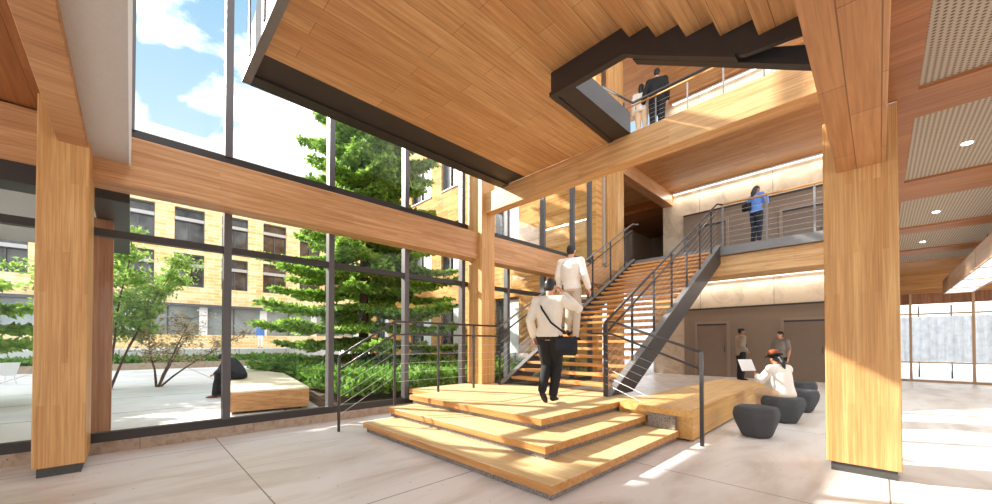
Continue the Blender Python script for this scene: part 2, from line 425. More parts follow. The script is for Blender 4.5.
# wall beams between the grid columns
def beam(label, mb, mat, cat='beam', name='timber_beam', group=None):
    return tag(mb.build(name, mat), label, cat, group)
beam('long timber wall beam running above the lower courtyard glazing', box(-6.34, -6.0, -.40, 5.33, 3.10, 3.68, .01), 'beamy')
beam('timber wall beam left of the left timber column', box(-6.34, -6.0, -6, -.60, 3.10, 3.68, .01), 'beamy')
beam('timber wall beam between the slender column and the main stair', box(-6.34, -6.0, 5.71, 11.45, 3.10, 3.68, .01), 'beamy')
tag(box(-6.36, -5.98, -6, -.68, 2.90, 3.10).build('steel_lintel', 'frame'), 'dark steel lintel over the glazing at the far left', 'lintel')

# columns
def column(label, x0, x1, y0, y1, top, mat='col', zb=.09, shoe=True, z0=0):
    t = thing('timber_column', label, 'column', ((x0+x1)/2, (y0+y1)/2, z0))
    box(x0, x1, y0, y1, zb, top, .008).build('shaft', mat, t)
    if shoe: box(x0+.035, x1-.03, y0+.03, y1-.03, z0, zb).build('steel_shoe', 'shoe', t)
    return t
column('large timber column at the left against the glass', -6.32, -5.62, -.66, -.31, 3.72)
column('slender timber column rising from the platform beside the glass', -6.36, -5.88, 5.33, 5.71, 11.4, zb=.42, z0=.42, shoe=False)
column('timber column at the head of the main stair', -6.42, -5.98, 11.5, 11.88, 11.4, zb=0, shoe=False)
column('massive timber column in the right foreground', -.395, .14, 5.144, 5.55, 3.578)

# ------------------------------------------------------------------ left ceiling
beam('timber beam overhead meeting the left column', box(-5.62, -.30, -.533, -.327, 3.285, 3.69, .006), 'beamxw')
st = struct('ceiling', box(-6.0, -.30, -.327, -.03, 3.35, 3.55), 'plaster')
tag(box(-6.0, -.30, -.03, -.012, 3.33, 4.0).build('edge_trim', 'white'), 'thin white edge trim along the grey ceiling strip', 'trim')
struct('ceiling', box(-6.34, -.30, -6, -.533, 3.70, 3.9), 'ceilx')
# ------------------------------------------------------------------ right ceiling
beam('deep plywood-faced beam overhead running to the right column', box(-.284, .06, -2.5, 5.144, 3.03, 3.90, .004), 'beamyw')
struct('ceiling', MB().box(.06, .27, -2.5, 5.144, 3.578, 3.9).box(.14, .27, 5.144, 15.9, 3.578, 3.9), 'ceilx')
cl = struct('ceiling', box(.27, 9, -2.5, 15.9, 3.64, 3.9), 'ceilx')
bays = [(2.55, 5.06), (5.67, 7.88), (8.91, 11.08), (11.64, 13.8), (14.5, 15.92)]
prev = -2.5
for a, b in bays:
    beam('timber cross beam in the right ceiling, '+{2.55: 'nearest the camera', 5.67: 'between the first two mesh panels', 8.91: 'between the second and third mesh panels', 11.64: 'between the third and fourth mesh panels', 14.5: 'between the two farthest mesh panels'}[a],
         box(.27, 9, prev, a, 3.578, 3.64), 'ceilx')
    box(.275, 9, a+.02, b-.0, 3.61, 3.635).build('acoustic_panel', 'perf', cl)
    prev = b
struct('ceiling', box(.1, 9, 15.92, 19.1, 3.578, 3.9), 'soffit_x')
# downlights
for (x, y), l in (((.729, 6.87), 'largest recessed downlight, in the second mesh ceiling panel'), ((.72, 10.1), 'recessed downlight in the third mesh ceiling panel'), ((.71, 12.88), 'farthest recessed downlight, in the fourth mesh ceiling panel')):
    t = thing('downlight', l, 'downlight', (x, y, 3.61))
    MB().tube([(x, y, 3.60), (x, y, 3.606)], .055, 16).build('trim_ring', 'white', t)
    MB().tube([(x, y, 3.592), (x, y, 3.60)], .042, 16).build('lens', 'lamp', t)
    d = bpy.data.lights.new('downlight_lamp', 'SPOT'); d.energy = 60; d.spot_size = 1.9; d.spot_blend = .6; d.color = (1, .93, .82); d.shadow_soft_size = .04
    lo = bpy.data.objects.new('downlight_lamp', d); COL.objects.link(lo); lo.location = (x, y, 3.58)

# pendant light box
t = thing('pendant_light', 'long boxy pendant light with frosted underside at the far right', 'lamp', (1.6, 12, 2.77))
b_ = MB()
x0, x1, y0, y1 = 1.35, 1.92, 4, 17.5
b_.box(x0, x0+.03, y0, y1, 2.77, 3.17).box(x1-.03, x1, y0, y1, 2.77, 3.17).box(x0+.03, x1-.03, y0, y0+.03, 2.77, 3.17).box(x0+.03, x1-.03, y1-.03, y1, 2.77, 3.17).box(x0+.03, x1-.03, y0+.03, y1-.03, 3.14, 3.17)
b_.build('housing', 'boxwood', t)
box(x0+.03, x1-.03, y0+.03, y1-.03, 2.79, 2.80).build('diffuser', 'diffuser', t)
for y in (6, 8, 10, 12, 14, 16):
    box(x0-.005, x0, y-.012, y+.012, 2.77, 3.17).box(x0+.03, x1-.03, y-.03, y+.03, 2.772, 2.79).build('divider', 'mulw', t)
for y in (5, 9, 13, 16.8):
    MB().tube([(1.63, y, 3.17), (1.63, y, 3.6)], .008, 6).build('hanger', 'steel', t)

# far glazing on the right
w = struct('window_3', MB().box(.14, 9, 19, 19.12, 2.60, 2.95), 'coldark')
box(.14, 9, 18.98, 19.1, 2.95, 3.578).build('header', 'soffit_x', w)
box(.14, 9, 18.96, 19.08, .0, .07).build('sill', 'mulw', w)
box(.14, 9, 18.98, 19.06, .62, .67).build('transom', 'mulw', w)
box(.14, 9, 18.98, 19.06, 2.24, 2.29).build('transom', 'mulw', w)
for x in (.745, 2.08, 3.42, 4.76, 6.1, 7.4):
    box(x-.03, x+.03, 18.96, 19.08, .07, 2.95).build('mullion', 'mulw', w)
xs = [.14, .745, 2.08, 3.42, 4.76, 6.1, 7.4, 9]
for a, b in zip(xs[:-1], xs[1:]):
    box(a, b, 19.05, 19.06, .07, 2.6).build('pane', 'glass', w)
# curtain
cu = MB(); vs = []; fs = []
nx = 260
for i in range(nx+1):
    x = .3+i*8.4/nx; y = 19.5+.05*math.sin(i*1.1)+.03*math.sin(i*.37)
    vs += [(x, y, .66), (x, y, 2.2)]
for i in range(nx): fs.append((2*i, 2*i+2, 2*i+3, 2*i+1))
cu.add(vs, fs, True)
tag(cu.build('curtain', 'curtain'), 'pale grey pleated curtain behind the far right glazing', 'curtain')
for x, l in ((.35, 'left'), (1.05, 'middle'), (1.85, 'right')):
    tag(box(x-.02, x+.02, 21.5, 21.54, 0, 2.7).build('terrace_post', 'black'), 'thin black post behind the curtain, '+l+' of three', 'post')
t = thing('rear_terrace', 'pale terrace paving beyond the far right glazing', 'terrace', (0, 20, 0)); t['kind'] = 'structure'; t.name = 'ground'
box(-2, 60, 20.2, 80, -.3, -.02).build('paving', 'plaza', t)
tag(MB().box(.2, 9, 30, 30.3, -.02, 5).build('garden_wall', 'white'), 'pale wall seen through the far right glazing', 'wall')

# ------------------------------------------------------------------ back wall (two storeys and up)
YB = 16.35
struct('wall_back', box(-6.45, .12, YB, YB+.3, 0, 3.78), 'conc')
struct('wall_back', box(-6.45, .12, YB, YB+.3, 3.98, 7.58), 'conc')
struct('wall_back', box(-6.45, .12, YB, YB+.3, 8.0, 11.43), 'conc')
struct('wall_right', box(.12, .2, YB-.1, 19.1, 0, 3.58), 'taupe')
def panelwall(n, z0, z1, doors):
    p = struct(n, MB().box(-5.60, .11, YB-.05, YB, z0, z1), 'taupe')
    box(-5.60, .11, YB-.075, YB-.05, z1-.02, z1+.04).build('cap', 'steel', p)
def door(n, x0, x1, z0, z1):
    d = struct(n, MB().box(x0-.09, x0, YB-.10, YB-.05, z0, z1+.09).box(x1, x1+.09, YB-.10, YB-.05, z0, z1+.09).box(x0, x1, YB-.10, YB-.05, z1, z1+.09), 'taupef')
    box(x0, x1, YB-.06, YB-.05, z0, z1).build('door_leaf', 'taupe2', d)
    box(x0, x1, YB-.085, YB-.06, z1-.06, z1).build('door_closer_rail', 'steel', d)
    MB().tube([(x1-.08, YB-.11, z0+.95), (x1-.08, YB-.11, z0+1.15)], .012, 6).tube([(x1-.08, YB-.11, z0+.97), (x1-.08, YB-.06, z0+.97)], .008, 6).build('door_handle', 'steel', d)
panelwall('trim_2', 0, 2.63, None)
door('door_1', -5.10, -4.06, 0, 2.04); door('door_2', -2.32, -1.22, 0, 2.08)
panelwall('trim_3', 4.0, 6.50, None)
door('door_3', -5.0, -4.06, 4.0, 5.98); door('door_4', -2.32, -1.22, 4.0, 5.92)
# light coves along the wall heads
for z, l in ((3.66, 'linear cove light at the head of the lower back wall'), (7.47, 'linear cove light at the head of the gallery back wall'), (11.3, 'linear cove light seen through the stair opening')):
    t = thing('cove_light', l, 'light', (-3, YB-.1, z))
    box(-6.0, .1, YB-.14, YB-.02, z+.03, z+.09).build('housing', 'white', t)
    box(-6.0, .1, YB-.10, YB-.05, z+.01, z+.03).build('diffuser', 'led', t)
    d = bpy.data.lights.new('cove_lamp', 'AREA'); d.shape = 'RECTANGLE'; d.size = 6; d.size_y = .08; d.energy = 30; d.color = (1, .95, .86)
    lo = bpy.data.objects.new('cove_lamp', d); COL.objects.link(lo); lo.location = (-3, YB-.18, z-.02); lo.rotation_euler = (math.radians(-18), 0, 0)
# return wall and recess left of the concrete wall
struct('wall_left', box(-6.9, -6.45, YB, YB+.3, 0, 3.78), 'conc')
struct('wall_left', box(-9.2, -9.0, 12.0, 21, 4.0, 7.58), 'beige')
struct('wall_back', box(-9.0, -6.45, 21, 21.2, 4.0, 7.58), 'taupe')
struct('wall_right', box(-6.45, -6.3, YB+.3, 21, 4.0, 7.58), 'taupe')
struct('wall_front', box(-9.0, -6.46, 11.45, 11.6, 4.0, 7.1), 'beige')
struct('door_5', box(-6.92, -6.56, 11.40, 11.45, 4.05, 5.8), 'frame')
box(-6.87, -6.61, 11.385, 11.40, 4.08, 5.74).build('pane', 'wglass', bpy.data.objects['door_5'])

# ------------------------------------------------------------------ gallery level 2
gal = thing('gallery_floor', 'gallery deck with grey steel edge at the head of the main stair', 'gallery', (-3, 13, 4))
box(-9.0, .1, 11.95, YB, 3.80, 4.0).build('deck', 'greysteel', gal)
box(-6.45, .1, 11.85, 11.95, 3.76, 4.0).build('edge_plate', 'greysteel', gal)
box(-9.0, -6.45, YB, 21, 3.80, 4.0).build('deck', 'greysteel', gal)
beam('timber beam under the gallery edge beside the stair head', box(-3.35, .1, 11.97, 12.9, 3.20, 3.76, .01), 'beamx')
beam('timber beam under the gallery behind the stair', box(-6.3, -3.37, 12.4, 12.9, 3.20, 3.76, .01), 'beamx')
struct('ceiling', box(-6.45, .1, 12.92, YB, 3.72, 3.79), 'soffit_x')
# level 3 slab, soffit of boards
s3 = struct('ceiling', box(-9.0, .1, 11.95, YB, 7.58, 7.9), 'soffit_x')
box(-9.0, -6.45, YB, 21, 7.2, 7.9).build('recess_soffit', 'ceilx', s3)
box(-6.45, .1, 11.85, 11.95, 7.56, 8.0).build('edge_plate', 'greysteel', s3)
box(-6.45, .1, 11.95, YB, 7.9, 8.0).build('deck', 'greysteel', s3)
beam('timber beam under the upper slab from the stair-head column to the concrete wall', box(-6.42, -6.03, 11.9, YB, 7.08, 7.58, .01), 'beamy')
beam('timber beam above the corridor opening beside the stair-head column', box(-9, -6.43, 11.62, 12.0, 7.1, 7.57, .01), 'beamx')
struct('ceiling', box(-9.0, .1, 11.5, YB, 11.43, 11.7), 'soffit_x')
beam('timber edge beam high above the upper gallery', box(-6.3, .1, 11.5, 11.9, 10.85, 11.42), 'beamx')
struct('wall_left', box(-9.2, -6.46, 12.0, 12.2, 8.0, 11.43), 'beige')

def cable(mb, a, b, r=.0025): mb.tube([a, b], r, 5)
def gallery_rail(z, label, xs, x0, x1, y=11.90):
    t = thing('gallery_railing', label, 'railing', (x0, y, z))
    for x in xs:
        MB().box(x-.022, x+.022, y-.006, y+.006, z-.12, z+1.12).build('post', 'greysteel', t)
    MB().tube([(x0, y, z+1.19), (x1, y, z+1.19)], .026, 10).build('handrail', 'tread', t)
    for k in range(7):
        m = MB(); cable(m, (x0, y, z+.12+.14*k), (x1, y, z+.12+.14*k)); m.build('cable', 'wire', t)
    for x in xs:
        MB().tube([(x, y, z+1.1), (x, y, z+1.17)], .008, 6).build('bracket', 'steel', t)
gallery_rail(4.0, 'cable railing with timber handrail along the gallery edge', (-3.05, -2.03, -1.07, -.1), -3.1, .08)
gallery_rail(8.0, 'cable railing with timber handrail in front of the couple', (-5.85, -4.9, -3.95, -3.0, -2.05, -1.1), -5.95, .08)

# ------------------------------------------------------------------ big cross beam and the boarded landing slab
beam('big timber cross beam spanning above the stair platform', box(-5.88, -.395, 5.43, 5.66, 4.085, 4.51, .006), 'beamx')
ZS = 4.51
ld = thing('stair_landing', 'large boarded landing slab overhead with black steel edge', 'landing', (-3.5, 3, ZS))
sf = MB().box(-4.75, -2.98, 1.03, 5.43, ZS, ZS+.3).box(-2.98, -1.724, 1.03, 3.55, ZS, ZS+.3).prism([(-2.98, 3.55), (-2.70, 3.55), (-2.70, 3.6), (-2.94, 3.9), (-2.98, 3.9)], 'Z', ZS, ZS+.3)
sf.build('boarded_soffit', 'soffit', ld)
box(-5.19, -4.75, 1.03, 5.43, ZS+.0, ZS+.3).build('edge_channel', 'black', ld)
box(-5.40, -5.19, 1.031, 5.43, ZS-.03, ZS+.02).box(-5.40, -5.36, 1.031, 5.42, ZS+.02, ZS+.32).build('edge_flange', 'frame', ld)
MB().prism([(-5.40, ZS-.03), (-.3, ZS-.03), (-.3, ZS+.42), (-4.5, ZS+.62), (-4.75, ZS+.36), (-5.05, ZS+.36), (-5.12, ZS+.16), (-5.40, ZS+.10)], 'Y', .94, 1.03).build('end_plate', 'greysteel', ld)
# well opening trim
MB().prism([(-2.69, 3.61), (-2.62, 3.61), (-2.62, 5.43), (-2.985, 5.43), (-2.94, 3.9)], 'Z', ZS-.015, ZS+.3).build('well_beam', 'black', ld)
MB().prism([(-2.94, 3.9), (-2.87, 3.82), (-2.91, 5.43), (-2.985, 5.43)], 'Z', ZS-.03, ZS-.015).build('well_flange', 'frame', ld)
# landing edge rail on the left edge
t = thing('landing_railing', 'steel railing on the near edge of the landing overhead', 'railing', (-5.2, 1, 4.9))
for x in (-4.95, -4.3):
    box(x-.025, x+.025, .925, .94, 4.55, 5.75).build('post', 'steel', t)
MB().tube([(-5.0, .93, 5.75), (-3.9, .93, 5.95)], .02, 8).build('handrail', 'steel', t)

# ------------------------------------------------------------------ upper flight, going down to the right
fl = thing('upper_flight', 'boarded upper stair flight with black zigzag stringer overhead', 'stairs', (-1, 2.5, 4))
tips = [(-1.724, 4.366), (-1.455, 4.207), (-1.187, 4.052), (-.915, 3.897), (-.646, 3.745), (-.377, 3.61)]
for i, (x, z) in enumerate(tips):
    x1 = tips[i+1][0]+.27 if i+1 < len(tips) else -.29
    box(x, min(x1, -.29), 1.03, 3.55, z, z+.17).build('boarded_step', 'soffit', fl)
MB().prism([(-2.70, ZS+.3), (-2.70, 4.25), (-1.78, 4.25), (-.75, 3.65), (-.30, 3.60), (-.30, 4.0), (-1.7, ZS+.35)], 'Y', 3.553, 3.60).build('stringer', 'black', fl)
MB().prism([(-2.70, 4.21), (-1.77, 4.21), (-1.60, 4.10), (-.80, 3.64), (-.80, 3.68), (-1.76, 4.26), (-2.70, 4.26)], 'Y', 3.52, 3.60).build('stringer_flange', 'frame', fl)
MB().prism([(-1.72, 4.27), (-.33, 3.46), (-.33, 3.60), (-.62, 3.74), (-1.5, 4.4)], 'Y', 3.74, 3.78).build('rear_stringer', 'black', fl)
MB().prism([(-1.76, 4.24), (-.33, 3.42), (-.33, 3.46), (-1.72, 4.28)], 'Y', 3.70, 3.80).build('rear_flange', 'frame', fl)
t = thing('well_railing', 'dark railing inside the stair opening in front of the couple', 'railing', (-2.6, 5.7, 4.8))
MB().tube([(-3.26, 5.7, 5.66), (-2.71, 5.7, 5.13), (-1.30, 5.7, 5.13)], .02, 10).build('handrail', 'black', t)
for x in (-3.2, -2.86):
    box(x-.012, x+.012, 5.69, 5.71, 4.515, 5.2 if x > -3 else 5.6).build('post', 'steel', t)

# ------------------------------------------------------------------ stepped platform and bench
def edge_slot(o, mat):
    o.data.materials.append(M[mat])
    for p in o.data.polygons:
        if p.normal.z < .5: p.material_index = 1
pf = thing('stepped_platform', 'three-step timber platform with stone recesses at the stair foot', 'platform', (-4, 4, 0))
steps = [(-5.30, -1.865, 2.455, 5.24, .14), (-5.45, -2.30, 2.925, 5.24, .28), (-5.58, -2.735, 3.40, 5.24, .42)]
for i, (x0, x1, y0, y1, z) in enumerate(steps):
    if i < 2:
        m = box(x0, x1, y0, y1, z-.078, z, .004)
    else:
        m = MB().prism([(x0, y0), (x1, y0), (x1, 5.9), (-3.58, 6.28), (-5.72, 5.75), (-6.0, 5.7), (-6.30, 5.7), (-6.30, 3.83), (x0, 3.83)], 'Z', z-.078, z)
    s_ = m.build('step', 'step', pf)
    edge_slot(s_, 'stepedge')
    if i < 2: box(x0+.04, x1-.04, y0+.04, y1, z-.14, z-.078).build('stone_riser', 'terrazzo', s_)
    else: MB().prism([(x0+.05, y0+.05), (x1-.05, y0+.05), (x1-.05, 5.85), (-3.6, 6.2), (-6.25, 5.7), (-6.25, 3.88), (x0+.05, 3.88)], 'Z', 0, z-.078).build('stone_riser', 'terrazzo', s_)
bn = thing('timber_bench', 'long solid timber bench running back from the platform steps', 'bench', (-2.2, 7.5, 0))
MB().prism([(-2.735, 5.90), (-2.735, 5.26), (-2.3, 5.26), (-1.715, 5.26), (-1.79, 10.1), (-2.74, 10.5)], 'Z', .03, .425).build('bench_body', 'bench', bn)
MB().prism([(-2.73, 5.26), (-2.70, 5.20), (-1.70, 5.12), (-1.70, 5.26)], 'Z', .34, .425).build('bench_nosing', 'bench', bn)
MB().prism([(-2.70, 5.88), (-2.70, 5.3), (-1.78, 5.3), (-1.84, 10.0), (-2.7, 10.4)], 'Z', 0, .03).build('plinth', 'shoe', bn)
tag(box(-2.26, -1.90, 5.16, 5.235, .145, .335).build('stone_block', 'terrazzo'), 'speckled grey stone block between the steps and the bench', 'block')

# ------------------------------------------------------------------ main stair
XL, XR = -5.62, -3.15
ms = thing('main_staircase', 'open-riser main staircase of timber treads on dark steel stringers', 'staircase', (-4.4, 5.7, .42))
def zs(y): return .42+(y-5.65)*(4.0-.42)/(11.87-5.65)
def stringer(x0, x1):
    MB().prism([(5.62, .425), (6.45, .425), (11.87, 3.52), (11.87, 4.03), (11.80, 4.03)], 'X', x0, x1).box(min(x0, x1)-.03, max(x0, x1)+.03, 5.62, 5.62, .42, .42) .build('stringer', 'black', ms)
stringer(XR, XR+.05); stringer(XL-.05, XL)
def flange(xa, xb):
    dy, dz = 11.80-5.62, 4.03-.425
    MB().prism([(5.60, .425), (5.64, .425), (11.82, 4.03), (11.80, 4.05)], 'X', xa, xb).build('stringer_cap', 'greysteel', ms)
flange(XR-.05, XR+.07); flange(XL-.07, XL+.05)
NT = 22
rise = (4.0-.42)/(NT+1); run = (11.87-5.95)/NT
for i in range(NT):
    y = 5.95+run*i; z = .42+rise*(i+1)
    tr = box(XL+.02, XR-.02, y-.03, y+.27, z-.055, z, .006).build('tread', 'tread', ms)
    box(XL, XL+.012, y, y+.26, z-.10, z-.056).build('tread_bracket', 'black', tr)
    box(XR-.012, XR, y, y+.26, z-.10, z-.056).build('tread_bracket', 'black', tr)

# stair railings
def stair_rail(x, label, lower, ys, newel=False):
    t = thing('stair_railing', label, 'railing', (x, 5.65, .42))
    top = lambda y: 1.64+(y-5.6)*(5.19-1.64)/(11.75-5.6)
    for y in ys:
        if y < 5.65: zb = .42
        else: zb = zs(y)+.0
        w = .035 if (newel and y < 5.7) else .02
        box(x-w, x+w, y-w*.5, y+w*.5, zb, top(y)-.02).build('post', 'steel', t)
        if y > 5.7: MB().ball((x+.02, y, top(y)-.22), .022, n=8, m=5).build('bracket', 'steel', t)
    y0, y1 = 5.60, 11.75
    MB().tube([(x, y0, top(y0)), (x, y1, top(y1))]+([(x+.1, 11.9, 5.20)] if x > -4 else [(x-.0, 12.15, 5.26)]), .022, 10).build('handrail', 'greysteel' if lower else 'steel', t)
    MB().tube([(x, y0, top(y0)-.19), (x, y1, top(y1)-.19)], .02, 8).build('lower_rail', 'steel', t)
    for k in range(6):
        dz = -.35-.13*k
        m = MB(); cable(m, (x, y0, top(y0)+dz), (x, y1, top(y1)+dz)); m.build('cable', 'wire', t)
    return t
stair_rail(XR, 'right-hand steel cable railing of the main stair', False, (5.6, 6.55, 7.5, 8.43, 9.35, 10.28, 11.22), True)
stair_rail(XL, 'left-hand steel cable railing of the main stair', True, (5.6, 6.93, 8.1, 9.3, 10.3, 11.2))
# left low railing beside the steps
t = thing('step_railing', 'dark railing beside the glass rising over the steps then running level', 'railing', (-5.5, 2.2, 0))
XS = -5.55
for y, zb, zt in ((2.2, 0, 1.09), (3.1, .28, 1.64), (3.97, .42, 1.64), (4.81, .42, 1.64)):
    box(XS-.016, XS+.016, y-.016, y+.016, zb, zt).build('post', 'steel', t)
MB().tube([(XS, 2.2, 1.10), (XS, 3.1, 1.65), (XS, 3.15, 1.65), (XS-.06, 5.6, 1.65)], .018, 10).build('handrail', 'steel', t)
MB().tube([(XS, 2.2, .90), (XS, 3.08, 1.43), (XS, 3.15, 1.44), (XS-.06, 5.6, 1.44)], .016, 8).build('lower_rail', 'steel', t)
for k in range(5):
    m = MB(); cable(m, (XS, 2.2, .76-.13*k), (XS, 3.1, 1.26-.13*k)); cable(m, (XS, 3.1, 1.26-.15*k), (XS-.06, 5.6, 1.26-.15*k)); m.build('cable', 'wire', t)
# right low railing from the newel to the floor post
t = thing('step_railing', 'dark railing from the stair foot down to a floor post by the bench', 'railing', (-1.57, 5.17, 0))
box(-1.595, -1.555, 5.15, 5.19, 0, 1.19).build('post', 'steel', t)
MB().tube([(XR, 5.58, 1.64), (-3.0, 5.56, 1.64), (-1.575, 5.17, 1.18)], .018, 10).build('handrail', 'steel', t)
MB().tube([(XR-.28, 5.58, 1.46), (-3.0, 5.54, 1.44), (-1.62, 5.18, .98)], .016, 8).build('lower_rail', 'steel', t)
for k in range(6):
    m = MB(); cable(m, (XR, 5.58, 1.28-.13*k), (-1.575, 5.17, .80-.125*k)); m.build('cable', 'wire', t)

# ------------------------------------------------------------------ poufs
def pouf(x, y, rz, sc, label):
    rng = random.Random(int(x*100)+int(y*10)); n = 6
    def ring(z, r, tw):
        return [(r*sc*(1+.10*math.cos(2*(2*PI*k/n)+.6))*math.cos(2*PI*k/n+tw), r*sc*.95*math.sin(2*PI*k/n+tw), z) for k in range(n)]
    vs = ring(0, .185, .45)+ring(.30, .285, 0)+ring(.42, .255, .05)
    fs = [tuple(range(n))[::-1], tuple(range(2*n, 3*n))]
    for k in range(n):
        k2 = (k+1) % n
        fs += [(k, k2, n+k2), (k, n+k2, n+k), (n+k, n+k2, 2*n+k2, 2*n+k)]
    R = Matrix.Rotation(rz, 4, 'Z')
    m = MB().add([R @ Vector(v)+Vector((x, y, 0)) for v in vs], fs, True)
    o = m.build('pouf', 'seat', origin=(x, y, 0))
    b = o.modifiers.new('bevel', 'BEVEL'); b.width = .035; b.segments = 3; b.limit_method = 'ANGLE'; b.angle_limit = .15
    return tag(o, label, 'pouf', 'charcoal poufs beside the bench')
pouf(-1.21, 6.25, .5, 1.0, 'nearest charcoal faceted pouf, with nobody on it')
pouf(-1.12, 7.70, .3, 1.05, 'charcoal faceted pouf the woman in the hat sits on')
pouf(-1.06, 9.1, .1, 1.0, 'charcoal faceted pouf just behind the seated woman')
pouf(-1.22, 10.9, .6, 1.0, 'farthest charcoal pouf, mostly hidden')

# ------------------------------------------------------------------ exterior canopy at the left
struct('trim_4', box(-10.6, -6.75, -9, -.36, 3.1, 3.3), 'canopy')
tag(box(-10.7, -6.75, -.36, -.02, 3.1, 3.32).build('canopy_edge', 'frame'), 'dark steel edge of the entrance canopy outside the glass', 'canopy')
column('brown timber column outside the glass behind the left column', -8.15, -7.86, -.42, -.19, 3.1, mat='coldark', zb=0, shoe=False)

# ------------------------------------------------------------------ opposite building
ob = thing('courtyard_building', 'cream brick building across the courtyard with rows of windows', 'building', (-36, 5, .9))
XO = -36
rows = [(5.5, 7.95), (8.9, 11.35), (12.3, 14.75)]
wc = [.30+2.83*k for k in range(-9, 9)]
ww = .88
wl = MB()
y0, y1 = -30, 26
edges = [1.9, 4.1, 5.5, 7.95, 8.9, 11.35, 12.3, 14.75, 16.2]
wl.box(XO-.5, XO, y0, y1, .9, 1.9)
for a, b in ((4.1, 5.5), (7.95, 8.9), (11.35, 12.3), (14.75, 16.0)): wl.box(XO-.5, XO, y0, y1, a, b)
for a, b in rows:
    e = [y0]+[v for c in wc for v in (c-ww, c+ww)]+[y1]
    for k in range(0, len(e), 2): wl.box(XO-.5, XO, e[k], e[k+1], a, b)
wl.build('brick_wall', 'opp', ob)
box(XO-.6, XO+.05, y0, y1, 16.0, 16.4).build('parapet', 'parapet', ob)
box(XO-8, XO-.5, y0, y1, .9, 16.0).build('interior', 'wdark', ob)
for a, b in rows:
    for c in wc:
        f = MB().box(XO-.32, XO-.2, c-ww, c-ww+.08, a, b).box(XO-.32, XO-.2, c+ww-.08, c+ww, a, b).box(XO-.32, XO-.2, c-ww+.08, c+ww-.08, a, a+.08).box(XO-.32, XO-.2, c-ww+.08, c+ww-.08, b-.12, b)
        f.box(XO-.28, XO-.14, c-ww+.08, c+ww-.08, a+1.45, a+1.66).box(XO-.3, XO-.2, c-.04, c+.04, a, a+1.45)
        fo = f.build('window', 'winframe', ob)
        box(XO-.33, XO-.31, c-ww, c+ww, a, b).build('pane', 'wglass', fo)
        box(XO-.30, XO-.02, c-ww+.02, c+ww-.02, b-.95, b-.72).build('sun_shelf', 'winpanel', fo)
# ground-floor glazing band
gb = MB().box(XO-.1, XO+.3, y0, y1, 4.0, 4.2)
gb.build('awning', 'winframe', ob)
for k in range(14):
    c = y0+2+4*k
    box(XO-.3, XO-.1, c-.25, c+.25, 1.9, 4.1).build('pilaster', 'white', ob)
    box(XO-.36, XO-.34, c+.25, c+3.75, 1.9, 4.1).build('shopfront_pane', 'glz', ob)
    box(XO-.34, XO-.28, c+1.9, c+2.0, 1.9, 4.1).build('shopfront_bar', 'winframe', ob)
tag(box(XO-6, XO-.5, -3, 15, 16.4, 17.2).build('roof_plant', 'white'), 'white plant screen on the roof of the cream brick building', 'screen')
# raised terrace, retaining wall
struct('ground', box(-44, -27.5, -40, 10.9, -.4, .93), 'plaza')
# ------------------------------------------------------------------ annex wing
ax = thing('annex_building', 'ochre brick wing close beside the glass, right of the conifer', 'building', (-14, 11, 0))
YA = 11.0
acols = [(-22.0, -20.4), (-17.9, -16.0), (-15.15, -13.65), (-11.35, -9.97)]
arows = [(.80, 3.15), (4.75, 7.1), (8.8, 10.95)]
wl = MB()
zed = [0, .80, 3.15, 4.75, 7.1, 8.8, 10.95, 15.5]
for k in range(0, 8, 2): wl.box(-22.9, -6.5, YA, YA+.35, zed[k], zed[k+1])
e = [-22.9]+[v for c in acols for v in c]+[-6.5]
for a, b in arows:
    for k in range(0, len(e), 2): wl.box(e[k], e[k+1], YA, YA+.35, a, b)
wl.box(-22.9, -22.55, YA+.35, 24, 0, 15.5)
wl.build('brick_wall', 'annex', ax)
box(-22.5, -9.3, YA+.38, YA+.5, 0, 15.0).build('interior', 'wdark', ax)
for a, b in arows:
    for c0, c1 in acols:
        f = MB().box(c0, c0+.08, YA+.1, YA+.2, a, b).box(c1-.08, c1, YA+.1, YA+.2, a, b).box(c0+.08, c1-.08, YA+.1, YA+.2, a, a+.08).box(c0+.08, c1-.08, YA+.1, YA+.2, b-.08, b)
        f.box((c0+c1)/2-.2, (c0+c1)/2-.13, YA+.12, YA+.2, a+.08, b-.08).box(c0, c1, YA-.04, YA+.1, a-.07, a)
        fo = f.build('window', 'winframe', ax)
        box(c0+.05, c1-.05, YA+.2, YA+.22, a, b).build('pane', 'wglass', fo)
        box((c0+c1)/2+.02, c1-.12, YA+.17, YA+.2, a+.1, b-.1).build('blind', 'white', fo)

